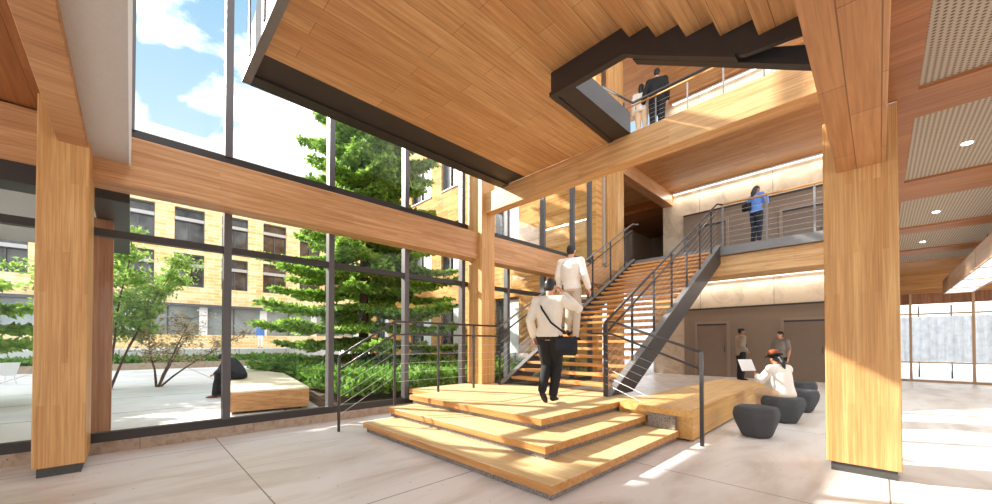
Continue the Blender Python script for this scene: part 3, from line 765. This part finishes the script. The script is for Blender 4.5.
# ------------------------------------------------------------------ foliage
def cards(rng, pts, size, jitter=.5, up=.3, n=None):
    """leaf blades: bent two-triangle blades around each point"""
    m = MB()
    for (p, d, s) in pts:
        d = Vector(d).normalized()
        a = d.orthogonal().normalized(); a.rotate(Matrix.Rotation(rng.random()*6.28, 3, d))
        L = size*s*(1+jitter*(rng.random()-.5)); w = L*.26
        p = Vector(p); q = p+d*L; mid = p+d*L*.5+a.cross(d)*L*.08
        m.add([p, mid+a*w, q, mid-a*w], [(0, 1, 2, 3)])
    return m
def rdir(rng): 
    while 1:
        v = Vector((rng.uniform(-1, 1), rng.uniform(-1, 1), rng.uniform(-1, 1)))
        if .05 < v.length < 1: return v.normalized()
def conifer(loc, height, rad, label, seed=1, z_first=.6, mat='needle', density=1.0):
    rng = random.Random(seed); x0, y0, z0 = loc
    t = thing('conifer', label, 'tree', loc)
    MB().tube([(x0, y0, z0-.1), (x0+.05, y0, z0+height*.5), (x0, y0, z0+height)], [.2, .12, .02], 10).build('trunk', 'bark', t)
    br = MB(); pts = []
    z = z_first
    while z < height*.985:
        f = 1-z/height
        R = rad*(f**.75)*rng.uniform(.8, 1.12)
        k = 6 if f > .4 else 5
        a0 = rng.random()*6.28
        for i in range(k):
            a = a0+2*PI*i/k+rng.uniform(-.25, .25); r = R*rng.uniform(.7, 1.12)
            d = Vector((math.cos(a), math.sin(a), 0)); sd = Vector((-d.y, d.x, 0))
            path = []
            for j in range(6):
                u = j/5
                path.append(Vector((x0, y0, z0+z))+d*r*u+Vector((0, 0, -.10*r*math.sin(u*PI*.8)+.0*r*u)))
            br.tube(path, [.03*(1-.8*j/5)*(.6+f) for j in range(6)], 5)
            ns = int(max(5, r*9*density))
            for j in range(ns):
                u = .12+.88*(j/ns)**.8; q = u*5; jj = min(4, int(q)); P = path[jj].lerp(path[jj+1], q-jj)
                for sgn in (-1, 1):
                    tl = r*.30*(1.1-u)+.12
                    dd = (sd*sgn+d*.65+Vector((0, 0, -.12))).normalized()
                    nb = max(3, int(tl/.06))
                    for b in range(nb):
                        v = P+dd*tl*(b/nb)
                        for c in range(3):
                            nd = (dd*.9+rdir(rng)*.75+Vector((0, 0, .1)))
                            pts.append((v+rdir(rng)*.02, nd, rng.uniform(.7, 1.2)))
        z += height*.030*(.75+.6*f)+.06
    br.build('branches', 'bark', t)
    cards(rng, pts, .17).build('foliage', mat, t)
    return t
conifer((-13.6, 6.3, 0), 14.5, 4.6, 'large green conifer just outside the glass in front of the ochre wing', 3, .9)
conifer((-12.8, -3.9, 0), 9.5, 3.5, 'conifer at the far left, partly hidden by the left column', 5, 1.5, density=.9)

def small_tree(loc, h, r, label, seed, mat, n, lean=(0, 0), leaf=.13, stems=6):
    rng = random.Random(seed); x0, y0, z0 = loc
    t = thing('young_tree', label, 'tree', loc); tr = MB(); pts = []
    for i in range(stems):
        a = i*2*PI/stems+rng.uniform(-.3, .3); sp = r*rng.uniform(.55, 1)
        p0 = Vector((x0+.05*math.cos(a), y0+.05*math.sin(a), z0)); top = Vector((x0+sp*math.cos(a)+lean[0], y0+sp*math.sin(a)+lean[1], z0+h*rng.uniform(.62, .98)))
        path = []
        for j in range(8):
            u = j/7; q = p0.lerp(top, u); q.z = z0+(top.z-z0)*(u**.85); q += Vector((rng.uniform(-.06, .06), rng.uniform(-.06, .06), 0))*u
            path.append(q)
        tr.tube(path, [.034*(1-.8*j/7) for j in range(8)], 6)
        for j in range(3, 8):
            for b in range(4):
                dd = rdir(rng); dd.z = abs(dd.z)*.4; L = r*.42*rng.uniform(.5, 1)
                e_ = path[j]+dd*L; tr.tube([path[j], path[j].lerp(e_, .5)+Vector((0, 0, .04)), e_], [.012, .008, .004], 4)
                for c in range(n):
                    pp = path[j].lerp(e_, rng.uniform(.2, 1.1))+rdir(rng)*rng.uniform(0, .26)
                    pts.append((pp, rdir(rng)+Vector((0, 0, -.1)), rng.uniform(.6, 1.2)))
    tr.build('trunk', 'bark', t); cards(rng, pts, leaf).build('foliage', mat, t)
small_tree((-15.2, -.42, 0), 4.2, 1.75, 'young multi-stem tree with fresh green leaves on the plaza', 11, 'leaf', 80, (0.2, .45), .14, 5)
small_tree((-15.0, .62, 0), 2.3, 1.5, 'low spreading russet tree right of the young green tree', 12, 'leafd', 34, (0, .7), .08, 4)

def bed(name, label, poly, zlo, zhi, count, seed, mat='shrub', size=.16, bumps=.35):
    rng = random.Random(seed); xs_ = [p[0] for p in poly]; ys_ = [p[1] for p in poly]
    def inside(x, y):
        c = False
        for i in range(len(poly)):
            (xa, ya), (xb, yb) = poly[i], poly[i-1]
            if (ya > y) != (yb > y) and x < (xb-xa)*(y-ya)/(yb-ya)+xa: c = not c
        return c
    pts = []
    while len(pts) < count:
        x = rng.uniform(min(xs_), max(xs_)); y = rng.uniform(min(ys_), max(ys_))
        # more blades where the camera is close
        if not inside(x, y) or rng.random() > min(1, 9/max(4, math.hypot(x, y)))**1.5: continue
        hh = zlo+(zhi-zlo)*(.5+.5*noise.noise(Vector((x*bumps*3, y*bumps*3, seed))))
        z = hh*rng.uniform(.45, 1)
        d = rdir(rng); d.z = abs(d.z)+.3
        pts.append(((x, y, z), d, rng.uniform(.6, 1.25)))
    o = cards(rng, pts, size).build(name, mat)
    return tag(o, label, 'plants', None, 'stuff')
bed('groundcover', 'dense low green groundcover outside the glass around the conifer', [(-7.0, 2.95), (-6.75, 10.8), (-22, 10.8), (-17, 4.2), (-16, 3.0), (-12.6, 3.5), (-8.2, 2.85)], .35, .85, 46000, 21)
bed('hedge_planting', 'low green planting against the white retaining wall across the plaza', [(-27.3, -12), (-27.3, 8), (-25.6, 8), (-25.6, -12)], .25, .55, 9000, 22, size=.3)
struct('ground', MB().prism([(-6.8, 2.9), (-6.8, 10.95), (-22.3, 10.95), (-17.2, 4.1), (-16, 2.9), (-12.6, 3.4), (-8.1, 2.8)], 'Z', -.02, .12), 'soil')
struct('trim_5', box(-25.55, -25.4, -14, 8, -.02, .3), 'curb')

# courtyard bench
cb_ = thing('courtyard_bench', 'wide timber platform bench outside the glass', 'bench', (-10, 2, 0))
MB().prism([(-8.28, 1.28), (-8.06, 2.60), (-12.3, 3.25), (-15.4, 2.85), (-14.8, 2.45)], 'Z', .03, .38).build('bench_body', 'obench', cb_)
MB().prism([(-8.28, 1.28), (-8.06, 2.60), (-12.3, 3.25), (-15.4, 2.85), (-14.8, 2.45)], 'Z', .38, .41).build('bench_top', 'btop', cb_)
MB().prism([(-8.40, 1.38), (-8.2, 2.50), (-12.3, 3.15), (-15.2, 2.80), (-14.6, 2.48)], 'Z', -.02, .03).build('plinth', 'shoe', cb_)
# white lounge chairs on the plaza
def chair(x, y, rz, label):
    t = thing('lounge_chair', label, 'chair', (x, y, -.02), 'white chairs on the plaza', rz)
    t.scale = (.75, .75, .68)
    def leg(a, b): MB().tube([a, b], .02, 6).build('leg', 'white', t)
    leg((-.3, .35, 0), (-.3, .25, .45)); leg((.3, .35, 0), (.3, .25, .45)); leg((-.3, -.35, 0), (-.3, -.2, .42)); leg((.3, -.35, 0), (.3, -.2, .42))
    MB().box(-.32, .32, -.3, .35, .40, .44, .01).build('seat', 'white', t)
    MB().prism([(-.30, .42), (-.26, .42), (-.50, 1.02), (-.54, 1.02)], 'X', -.32, .32).build('backrest', 'white', t)
    for s in (-.33, .33): MB().tube([(s, .28, .44), (s, .25, .62), (s, -.36, .66)], .015, 6).build('armrest', 'white', t)
chair(-19.6, -2.95, 2.2, 'white lounge chair beside the left column outside')
chair(-18.6, -3.6, 2.2, 'white lounge chair cut by the left picture edge')
# ------------------------------------------------------------------ people
def remesh(mb, vox, smooth=4):
    me = mb.mesh('tmp'); o = bpy.data.objects.new('tmp', me); COL.objects.link(o)
    md = o.modifiers.new('r', 'REMESH'); md.mode = 'VOXEL'; md.voxel_size = vox; md.use_smooth_shade = True
    s = o.modifiers.new('s', 'SMOOTH'); s.iterations = smooth; s.factor = .5
    dg = bpy.context.evaluated_depsgraph_get(); dg.update()
    out = bpy.data.meshes.new_from_object(o.evaluated_get(dg))
    bpy.data.objects.remove(o); bpy.data.meshes.remove(me)
    return out
BASE = dict(pel=(0, 0, .95), waist=(0, 0, 1.10), chest=(0, 0, 1.31), neck=(0, -.01, 1.50), head=(0, .025, 1.665),
    shR=(.185, 0, 1.45), elR=(.235, -.04, 1.17), wrR=(.245, .03, .93), shL=(-.185, 0, 1.45), elL=(-.235, -.04, 1.17), wrL=(-.245, .03, .93),
    hipR=(.09, 0, .93), knR=(.10, .02, .51), anR=(.10, -.02, .09), hipL=(-.09, 0, .93), knL=(-.10, .02, .51), anL=(-.10, -.02, .09),
    look=(0, 1, 0), toeR=(.05, 1, 0), toeL=(-.05, 1, 0), palmR=(-1, 0, 0), palmL=(1, 0, 0), curl=.5)
def limb(mb, pts, rr):
    P = [Vector(p) for p in pts]
    mb.tube(P, rr, 12)
    for p, r in zip(P, rr): mb.ball(p, r*1.0, n=10, m=6)
def seg(a, b, k): return Vector(a).lerp(Vector(b), k)
def hand(mb, wr, d, palm, s, curl=.5, R=True):
    d = Vector(d).normalized(); pn = Vector(palm); pn = (pn-d*pn.dot(d)).normalized(); sd = d.cross(pn).normalized()
    if not R: sd = -sd
    wr = Vector(wr); pc = wr+d*.085*s
    mb.loft([(wr-d*.01, .026*s, .02*s), (wr+d*.03*s, .036*s, .019*s), (pc, .043*s, .017*s), (pc+d*.015*s, .038*s, .014*s)], sd, 12)
    for i, (o, L) in enumerate(((-.033, .062), (-.011, .076), (.011, .072), (.033, .055))):
        b0 = pc+sd*o*s+d*.0*s
        d1 = (d+pn*curl*.5).normalized(); d2 = (d+pn*curl*1.3).normalized(); d3 = (d*.6+pn*curl*2.2).normalized()
        p1 = b0+d1*L*.5*s; p2 = p1+d2*L*.35*s; p3 = p2+d3*L*.28*s
        mb.tube([b0, p1, p2, p3], [.0095*s, .009*s, .0085*s, .0075*s], 8); mb.ball(p3, .0078*s, n=6, m=5)
    t0 = wr+d*.03*s-sd*.034*s; t1 = t0+(d*.6-sd*.8+pn*.3).normalized()*.035*s; t2 = t1+(d*.9-sd*.2+pn*.4).normalized()*.035*s
    mb.tube([t0, t1, t2], [.013*s, .011*s, .009*s], 8); mb.ball(t2, .009*s, n=6, m=5)
def person(label, loc, rz, height, pose, top, bottom, shoes, skin='skin', hair='hair', sleeves='long', hairstyle='short', vox=.010,
           topmat='shirt', botmat='blackc', shoemat='blackc', loose=1.0, hem=.0, female=False, parts=None):
    J = dict(BASE); J.update(pose); s = height/1.80
    V = {k: (Vector(v)*s if k not in ('look', 'toeR', 'toeL', 'palmR', 'palmL', 'curl') else v) for k, v in J.items()}
    t = thing('person', label, 'person', loc, None, rz)
    side = (V['shR']-V['shL']).normalized(); hside = (V['hipR']-V['hipL']).normalized()
    look = Vector(J['look']).normalized()
    b = MB()
    def torso(mb, k, add=0, hemdrop=0, neckcut=False):
        w = .92 if female else 1
        nk = V['neck']; up = (nk-V['chest']).normalized()
        dn = (V['pel']-V['waist']).normalized()
        secs = [(V['pel']+dn*(.06*s+hemdrop), (.15*k+add)*s, (.105*k+add)*s), (V['pel'], (.17*k+add)*s, (.12*k+add)*s), (V['waist'], (.145*k*w+add)*s, (.105*k+add)*s), (V['chest'], (.175*k*w+add)*s, (.122*k+add)*s),
                (V['chest']+up*.09*s, (.175*k*w+add)*s, (.11*k+add)*s), (V['chest']+up*.15*s, (.13*k*w+add)*s, (.08*k+add)*s), (V['chest']+up*.185*s, (.06*k+add)*s, (.058*k+add)*s)]
        mb.loft(secs, side, 20)
        for a in ('shR', 'shL'): mb.ball(V[a], (.06+add)*s*1.0, n=10, m=7)
        limb(mb, [V['shL'], seg(V['shL'], V['shR'], .5)+up*.01*s, V['shR']], [(.052+add)*s, (.06+add)*s, (.052+add)*s])
    torso(b, .88)
    for q in 'RL':
        limb(b, [V['sh'+q], seg(V['sh'+q], V['el'+q], .5), V['el'+q], seg(V['el'+q], V['wr'+q], .35), V['wr'+q]], [.052*s, .047*s, .038*s, .040*s, .025*s])
        hd = V['wr'+q]-V['el'+q]
        if 'hd'+q in pose: hd = Vector(pose['hd'+q])
        hand(b, V['wr'+q], hd, J['palm'+q], s, J['curl'], q == 'R')
        limb(b, [V['hip'+q], seg(V['hip'+q], V['kn'+q], .5), V['kn'+q], seg(V['kn'+q], V['an'+q], .35), V['an'+q]], [.088*s, .075*s, .054*s, .056*s, .036*s])
        toe = Vector(J['toe'+q]).normalized(); A = V['an'+q]
        b.loft([(A-toe*.05*s-Vector((0, 0, .04*s)), .028*s, .03*s), (A-Vector((0, 0, .045*s)), .034*s, .04*s), (A+toe*.10*s-Vector((0, 0, .06*s)), .042*s, .024*s), (A+toe*.17*s-Vector((0, 0, .068*s)), .03*s, .014*s)], toe.cross(Vector((0, 0, 1))), 10)
    # neck and head
    hc = V['head']; nk = V['neck']
    limb(b, [nk-Vector((0, 0, .04*s)), seg(nk, hc, .5)-look*.01*s], [.056*s, .052*s])
    upv = (hc-nk).normalized(); ls = look.cross(Vector((0, 0, 1))).normalized(); hu = ls.cross(look).normalized()
    RM = Matrix((ls, look, hu)).transposed()
    b.ball(hc+hu*.015*s, .074*s, .092*s, .10*s, 16, 12, RM)
    b.ball(hc-hu*.055*s+look*.022*s, .052*s, .062*s, .06*s, 14, 9, RM)
    b.ball(hc-hu*.098*s+look*.06*s, .022*s, .018*s, .016*s, 8, 6, RM)
    b.loft([(hc+hu*.012*s+look*.088*s, .009*s, .008*s), (hc-hu*.028*s+look*.104*s, .014*s, .012*s), (hc-hu*.036*s+look*.095*s, .012*s, .008*s)], ls, 8)
    for g_ in (-1, 1): b.ball(hc+ls*g_*.076*s-hu*.01*s-look*.005*s, .010*s, .020*s, .030*s, 8, 6, RM)
    me = remesh(b, vox, 3); bo = bpy.data.objects.new('body', me); COL.objects.link(bo); bo.parent = t; me.materials.append(M[skin])
    def child(nm, mb, mat, v=None, sm=3, par=None):
        m2 = remesh(mb, v or vox*1.1, sm) if v != 0 else mb.mesh(nm)
        o = bpy.data.objects.new(nm, m2); COL.objects.link(o); o.parent = par or t; m2.materials.append(M[mat]); return o
    for g_ in (-1, 1):
        m = MB(); m.ball(hc+ls*g_*.031*s+hu*.005*s+look*.086*s, .012*s, .008*s, .006*s, 8, 6, RM); child('eye', m, 'bone', 0)
    m = MB(); m.ball(hc-hu*.066*s+look*.082*s, .022*s, .008*s, .006*s, 8, 6, RM); child('mouth', m, 'lip', 0)
    # hair
    m = MB()
    m.ball(hc+hu*.035*s-look*.012*s, .083*s, .098*s, .092*s, 16, 12, RM)
    m.ball(hc-look*.045*s, .075*s, .062*s, .085*s, 14, 9, RM)
    if hairstyle == 'pony':
        m.ball(hc-look*.10*s, .035*s, .03*s, .04*s, 10, 7, RM)
        limb(m, [hc-look*.11*s, hc-look*.15*s-hu*.12*s, hc-look*.13*s-hu*.26*s], [.035*s, .045*s, .02*s])
    if hairstyle == 'long':
        limb(m, [hc-look*.05*s, hc-look*.08*s-hu*.12*s, hc-look*.08*s-hu*.24*s], [.075*s, .078*s, .055*s])
    # trim the front so the face stays clear
    child('hair', m, hair, .010)
    # bottoms
    m = MB(); ad = .012*loose
    for q in 'RL':
        A = V['an'+q]; K = V['kn'+q]
        end = seg(K, A, .98 if bottom == 'long' else -.1)
        limb(m, [V['hip'+q]+Vector((0, 0, .02*s)), seg(V['hip'+q], K, .5), K, seg(K, A, .4), end], [(.092+ad)*s, (.078+ad)*s, (.057+ad)*s, (.055+ad)*s, (.044+ad)*s])
    m.loft([(V['pel']-Vector((0, 0, .05*s)), (.165+ad)*s, (.118+ad)*s), (V['pel'], (.17+ad)*s, (.122+ad)*s), (seg(V['pel'], V['waist'], .35), (.150+ad)*s, (.106+ad)*s)], hside, 18)
    child('trousers', m, botmat, vox*1.2)
    # shoes
    for q in 'RL':
        m = MB(); toe = Vector(J['toe'+q]).normalized(); A = V['an'+q]; dn = Vector((0, 0, 1))*s
        m.loft([(A-toe*.065*s-dn*.045, .030*s, .035*s), (A-dn*.045, .040*s, .048*s), (A+toe*.10*s-dn*.062, .050*s, .030*s), (A+toe*.19*s-dn*.072, .034*s, .018*s)], toe.cross(Vector((0, 0, 1))), 12)
        if shoes == 'boots': limb(m, [A, seg(A, V['kn'+q], .35)], [.055*s, .062*s])
        child('boot' if shoes == 'boots' else 'shoe', m, shoemat, vox*1.0)
    # top
    m = MB(); torso(m, 1.0, .010*loose+.012, hem-.045)
    if sleeves:
        for q in 'RL':
            E_, W_ = V['el'+q], V['wr'+q]
            a_ = .010+.008*loose
            if sleeves == 'long': limb(m, [V['sh'+q], seg(V['sh'+q], E_, .5), E_, seg(E_, W_, .4), seg(E_, W_, .93)], [(.054+a_)*s, (.050+a_)*s, (.041+a_)*s, (.041+a_)*s, (.030+a_)*s])
            else: limb(m, [V['sh'+q], seg(V['sh'+q], E_, .75)], [(.054+a_)*s, (.052+a_)*s])
    limb(m, [nk-Vector((0, 0, .055*s)), nk-Vector((0, 0, .005*s))], [.062*s, .060*s])
    tp = child('jacket' if top == 'jacket' else top, m, topmat, vox*1.2)
    if parts: parts(t, V, s, child, look, RM, hc)
    return t

# man on the platform, hand to his ear, black shoulder bag
def bag_parts(t, V, s, child, look, RM, hc):
    m = MB(); a = V['shL']+Vector((.03, -.02, .05))*s; b = Vector((.26, -.06, .98))*s
    m.tube([a+Vector((0, .08, -.02))*s, a, Vector((-.05, -.165, 1.33))*s, Vector((.08, -.165, 1.14))*s, b], .014*s, 6)
    child('bag_strap', m, 'blackc', 0)
    m = MB(); m.tube([V['wrR']+Vector((-.02, .02, .05))*s, V['wrR']+Vector((-.03, .03, .14))*s], .018*s, 8); child('phone', m, 'steel', 0)
    m = MB(); m.loft([(V['pel']+Vector((0, 0, .11))*s, .158*s, .118*s), (V['pel']+Vector((0, 0, .14))*s, .156*s, .116*s)], (1, 0, 0), 18); child('belt', m, 'blackc', 0)
P1 = person('man in cream shirt and black trousers climbing onto the platform, hand to ear', (-3.40, 4.42, .42), .32, 1.85,
  dict(elR=(.40, .10, 1.34), wrR=(.17, .14, 1.56), hdR=(-.5, .1, .8), palmR=(-1, -.2, 0), elL=(-.25, -.12, 1.18), wrL=(-.24, .0, .95),
       knR=(.07, .16, .54), anR=(.06, -.02, .12), knL=(-.08, .10, .52), anL=(-.05, -.16, .20), toeR=(.0, 1, -.05), toeL=(.0, 1, -.8), head=(.01, .04, 1.665), look=(.25, 1, -.05)),
  'shirt', 'long', 'shoe', vox=.008, topmat='shirt', botmat='blackc', loose=1.6, parts=bag_parts)
bg = thing('shoulder_bag', 'black shoulder bag hanging at the hip of the man on the platform', 'bag', (-3.12, 4.46, 1.12), None, .32)
MB().box(-.15, .15, -.055, .055, 0, .24, .03).build('bag_body', 'blackc', bg)
MB().box(-.152, .152, -.062, -.05, .08, .245, .004).build('flap', 'navy', bg)
# man higher up the stair
def belt_parts(t, V, s, child, look, RM, hc):
    m = MB(); m.loft([(V['pel']+Vector((0, 0, .10))*s, .166*s, .122*s), (V['pel']+Vector((0, 0, .13))*s, .164*s, .12*s)], (1, 0, 0), 18); child('belt', m, 'blackc', 0)
yt = 5.95+run*5; zt = .42+rise*6
person('man in white shirt and stone trousers walking up the stair', (-5.05, yt+.10, zt), .25, 2.28,
  dict(elR=(.28, -.06, 1.18), wrR=(.33, .02, .95), elL=(-.25, -.03, 1.18), wrL=(-.25, .06, .95), knR=(.09, .06, .51), anR=(.09, -.0, .09), knL=(-.09, .16, .60), anL=(-.09, .08, .20), toeL=(0, 1, -.3)),
  'shirt', 'long', 'shoe', vox=.010, topmat='shirtw', botmat='beigec', loose=1.5, parts=belt_parts)
# seated woman with hat
def hat_parts(t, V, s, child, look, RM, hc):
    hu = RM @ Vector((0, 0, 1))
    m = MB(); a = hc+hu*.055*s
    m.tube([a, a+hu*.012*s], .15*s, 24); br = child('hat_brim', m, 'blackc', 0)
    m = MB(); m.tube([a+hu*.01*s, a+hu*.11*s, a+hu*.115*s], [.10*s, .088*s, .07*s], 20); child('hat', m, 'hat', 0)
SITW = dict(pel=(0, 0, .53), waist=(0, .02, .68), chest=(0, .08, .87), neck=(0, .14, 1.04), head=(0, .20, 1.20),
   shR=(.17, .11, .99), shL=(-.17, .11, .99), elR=(.24, .24, .76), elL=(-.25, .25, .78), wrR=(.12, .42, .82), wrL=(-.14, .44, .84),
   hipR=(.10, .02, .52), hipL=(-.10, .02, .52), knR=(.12, .44, .50), knL=(-.10, .42, .52), anR=(.10, .52, .10), anL=(.04, .55, .12), look=(0, 1, -.35), hdR=(-.3, .8, .3), hdL=(.3, .8, .3), palmR=(-.5, 0, .9), palmL=(.5, 0, .9))
person('woman in white blouse and brown hat with black ponytail seated on a pouf', (-1.10, 7.70, -.02), .95, 1.58, SITW, 'blouse', 'long', 'shoe', skin='skind', hairstyle='pony',
  topmat='knit', botmat='pale', shoemat='boots', loose=3.2, hem=.04, female=True, parts=hat_parts)
pp = MB()
th = thing('paper_sheet', 'white sheet of paper held by the seated woman', 'paper', (-1.60, 7.98, .80), None, .95)
pp.add([(-.20, .0, 0), (.10, .02, 0), (.10, .12, .20), (-.20, .10, .20), (-.20, .003, -.002), (.10, .023, -.002), (.10, .123, .198), (-.20, .103, .198)], [(0, 1, 2, 3), (7, 6, 5, 4), (0, 4, 5, 1), (1, 5, 6, 2), (2, 6, 7, 3), (3, 7, 4, 0)])
pp.build('sheet', 'paper', th)
# standing pair at the back
def scarf(t, V, s, child, look, RM, hc):
    m = MB(); m.tube([V['neck']+Vector((-.05, .07, .0))*s, Vector((-.05, .14, 1.2))*s, Vector((-.05, .145, 1.0))*s], .03*s, 8)
    m.tube([V['neck']+Vector((.05, .07, .0))*s, Vector((.05, .14, 1.2))*s, Vector((.05, .145, 1.0))*s], .03*s, 8); child('scarf', m, 'blackc', 0)
    m = MB(); hu = RM @ Vector((0, 0, 1)); m.ball(hc+hu*.06*s, .086*s, .105*s, .055*s, 14, 8, RM); child('cap', m, 'navy', 0)
person('man in grey jacket and dark trousers standing in profile at the back wall', (-3.42, 15.40, 0), -.95, 1.84,
  dict(elR=(.22, -.06, 1.18), wrR=(.17, .12, 1.00), elL=(-.22, -.06, 1.18), wrL=(-.17, .12, 1.00)), 'jacket', 'long', 'shoe', skin='skind',
  topmat='jacket', botmat='navy', loose=2.2, hem=.10, parts=scarf)
person('man in grey T-shirt standing beyond the seated woman', (-2.02, 13.6, 0), 2.7, 1.66,
  dict(elR=(.26, -.02, 1.18), wrR=(.14, .14, 1.04), look=(.35, 1, -.1)), 'tshirt', 'long', 'shoe', skin='skin', sleeves='short', topmat='tee', botmat='navy')
# woman on the gallery
def wbag(t, V, s, child, look, RM, hc):
    m = MB(); m.tube([V['shL']+Vector((0, 0, .06))*s, V['elL']+Vector((-.03, .0, .02))*s], .012*s, 6); child('bag_strap', m, 'blackc', 0)
person('woman in blue top, dark jeans and brown boots standing at the gallery railing', (-2.31, 12.18, 4.0), -.55, 1.60,
  dict(elR=(.25, .10, 1.20), wrR=(.15, .22, 1.40), elL=(-.26, -.04, 1.2), wrL=(-.22, .08, 1.02), look=(.2, 1, -.2), hdR=(-.2, 0, 1)), 'blouse', 'long', 'boots', hair='hair', hairstyle='long',
  topmat='blue', botmat='navy', shoemat='boots', skin='skind', female=True, loose=1.6, parts=wbag)
hb = thing('handbag', 'black handbag on the arm of the woman at the gallery railing', 'bag', (-2.52, 12.10, 4.93), None, -.55)
MB().box(-.12, .12, -.06, .06, 0, .2, .03).build('bag_body', 'blackc', hb)
# couple on the upper gallery
person('man in black jacket beside a woman, seen through the stair opening', (-4.98, 12.2, 8.01), .35, 2.25, dict(elL=(-.28, -.04, 1.2), wrL=(-.34, .05, .98)), 'jacket', 'long', 'shoe', topmat='blackc', botmat='blackc', loose=2.6, hem=.08)
person('woman in white top and pale trousers beside the man in black', (-5.50, 12.2, 8.01), .2, 2.0, dict(elR=(.22, 0, 1.2), wrR=(.24, .1, .98)), 'blouse', 'long', 'shoe', topmat='shirtw', botmat='pale', hairstyle='long', female=True)
# person slumped on the courtyard bench, walkers outside
SITO = dict(pel=(0, 0, .53), waist=(0, .04, .66), chest=(0, .16, .80), neck=(0, .27, .92), head=(0, .38, .98),
   shR=(.18, .24, .90), shL=(-.18, .24, .90), elR=(.22, .36, .68), elL=(-.22, .36, .68), wrR=(.10, .50, .60), wrL=(-.10, .50, .60),
   hipR=(.10, .02, .52), hipL=(-.10, .02, .52), knR=(.12, .44, .52), knL=(-.12, .44, .52), anR=(.12, .50, .10), anL=(-.12, .50, .10), look=(0, .7, -.8), hdR=(-.3, .8, -.2), hdL=(.3, .8, -.2), palmR=(0, 0, -1), palmL=(0, 0, -1))
person('person in dark coat sitting bent forward on the courtyard bench', (-11.0, 1.95, -.03), 2.6, 1.75, SITO, 'coat', 'long', 'shoe', topmat='navy', botmat='blackc', shoemat='boots', loose=2.5)
person('distant person in blue on the raised terrace', (-32.5, 7.0, .93), 1.2, 1.75, dict(), 'tshirt', 'long', 'shoe', topmat='blue', botmat='white', vox=.02)
person('person in black at the far left picture edge on the plaza', (-21.9, -3.75, -.02), -.9, 1.9, dict(elR=(.26, .15, 1.2), wrR=(.1, .3, 1.3)), 'tshirt', 'long', 'shoe', topmat='blackc', botmat='blackc', vox=.014)

# ------------------------------------------------------------------ light
sun = bpy.data.lights.new('sun', 'SUN'); sun.energy = 6.0; sun.angle = .012; sun.color = (1, .95, .87)
so = bpy.data.objects.new('sun', sun); COL.objects.link(so)
dv = Vector((.77, .41, -.50)); so.rotation_euler = dv.to_track_quat('-Z', 'Y').to_euler(); so.location = (-20, -9, 20)
w = bpy.data.worlds.new('sky'); SC.world = w; w.use_nodes = True; nt = w.node_tree; nt.nodes.clear()
o = N(nt, 'ShaderNodeOutputWorld'); bg_ = N(nt, 'ShaderNodeBackground'); nt.links.new(bg_.outputs[0], o.inputs[0])
tc = N(nt, 'ShaderNodeTexCoord'); sp = N(nt, 'ShaderNodeSeparateXYZ'); nt.links.new(tc.outputs['Generated'], sp.inputs[0])
gr = N(nt, 'ShaderNodeValToRGB'); gr.color_ramp.elements[0].position = .0; gr.color_ramp.elements[0].color = (.60, .66, .70, 1)
gr.color_ramp.elements[1].position = .6; gr.color_ramp.elements[1].color = (.19, .33, .46, 1)
nt.links.new(sp.outputs['Z'], gr.inputs['Fac'])
nz = N(nt, 'ShaderNodeTexNoise'); nz.inputs['Scale'].default_value = 3.2; nz.inputs['Detail'].default_value = 9; nz.inputs['Roughness'].default_value = .58; nz.inputs['Distortion'].default_value = .3
mp = N(nt, 'ShaderNodeMapping'); mp.inputs['Scale'].default_value = (1, 1, 1.7); mp.inputs['Location'].default_value = (.35, .1, .15)
nt.links.new(tc.outputs['Generated'], mp.inputs[0]); nt.links.new(mp.outputs[0], nz.inputs['Vector'])
cr = N(nt, 'ShaderNodeValToRGB'); cr.color_ramp.elements[0].position = .44; cr.color_ramp.elements[0].color = (0, 0, 0, 1); cr.color_ramp.elements[1].position = .58; cr.color_ramp.elements[1].color = (1, 1, 1, 1)
nt.links.new(nz.outputs['Fac'], cr.inputs['Fac'])
mx = N(nt, 'ShaderNodeMix', data_type='RGBA'); nt.links.new(cr.outputs['Color'], mx.inputs['Factor']); nt.links.new(gr.outputs['Color'], mx.inputs['A']); mx.inputs['B'].default_value = (1.5, 1.5, 1.5, 1)
nt.links.new(mx.outputs['Result'], bg_.inputs['Color']); bg_.inputs['Strength'].default_value = 1.0

SC.view_settings.view_transform = 'Standard'; SC.view_settings.look = 'None'; SC.view_settings.gamma = 1
SC.view_settings.exposure = 1.08; SC.view_settings.use_curve_mapping = False
SC.cycles.use_denoising = True
SC.cycles.max_bounces = 10; SC.cycles.diffuse_bounces = 6; SC.cycles.transparent_max_bounces = 16
SC.cycles.sample_clamp_indirect = 8
for o_ in bpy.data.objects:
    if '_o' in o_.keys(): del o_['_o']
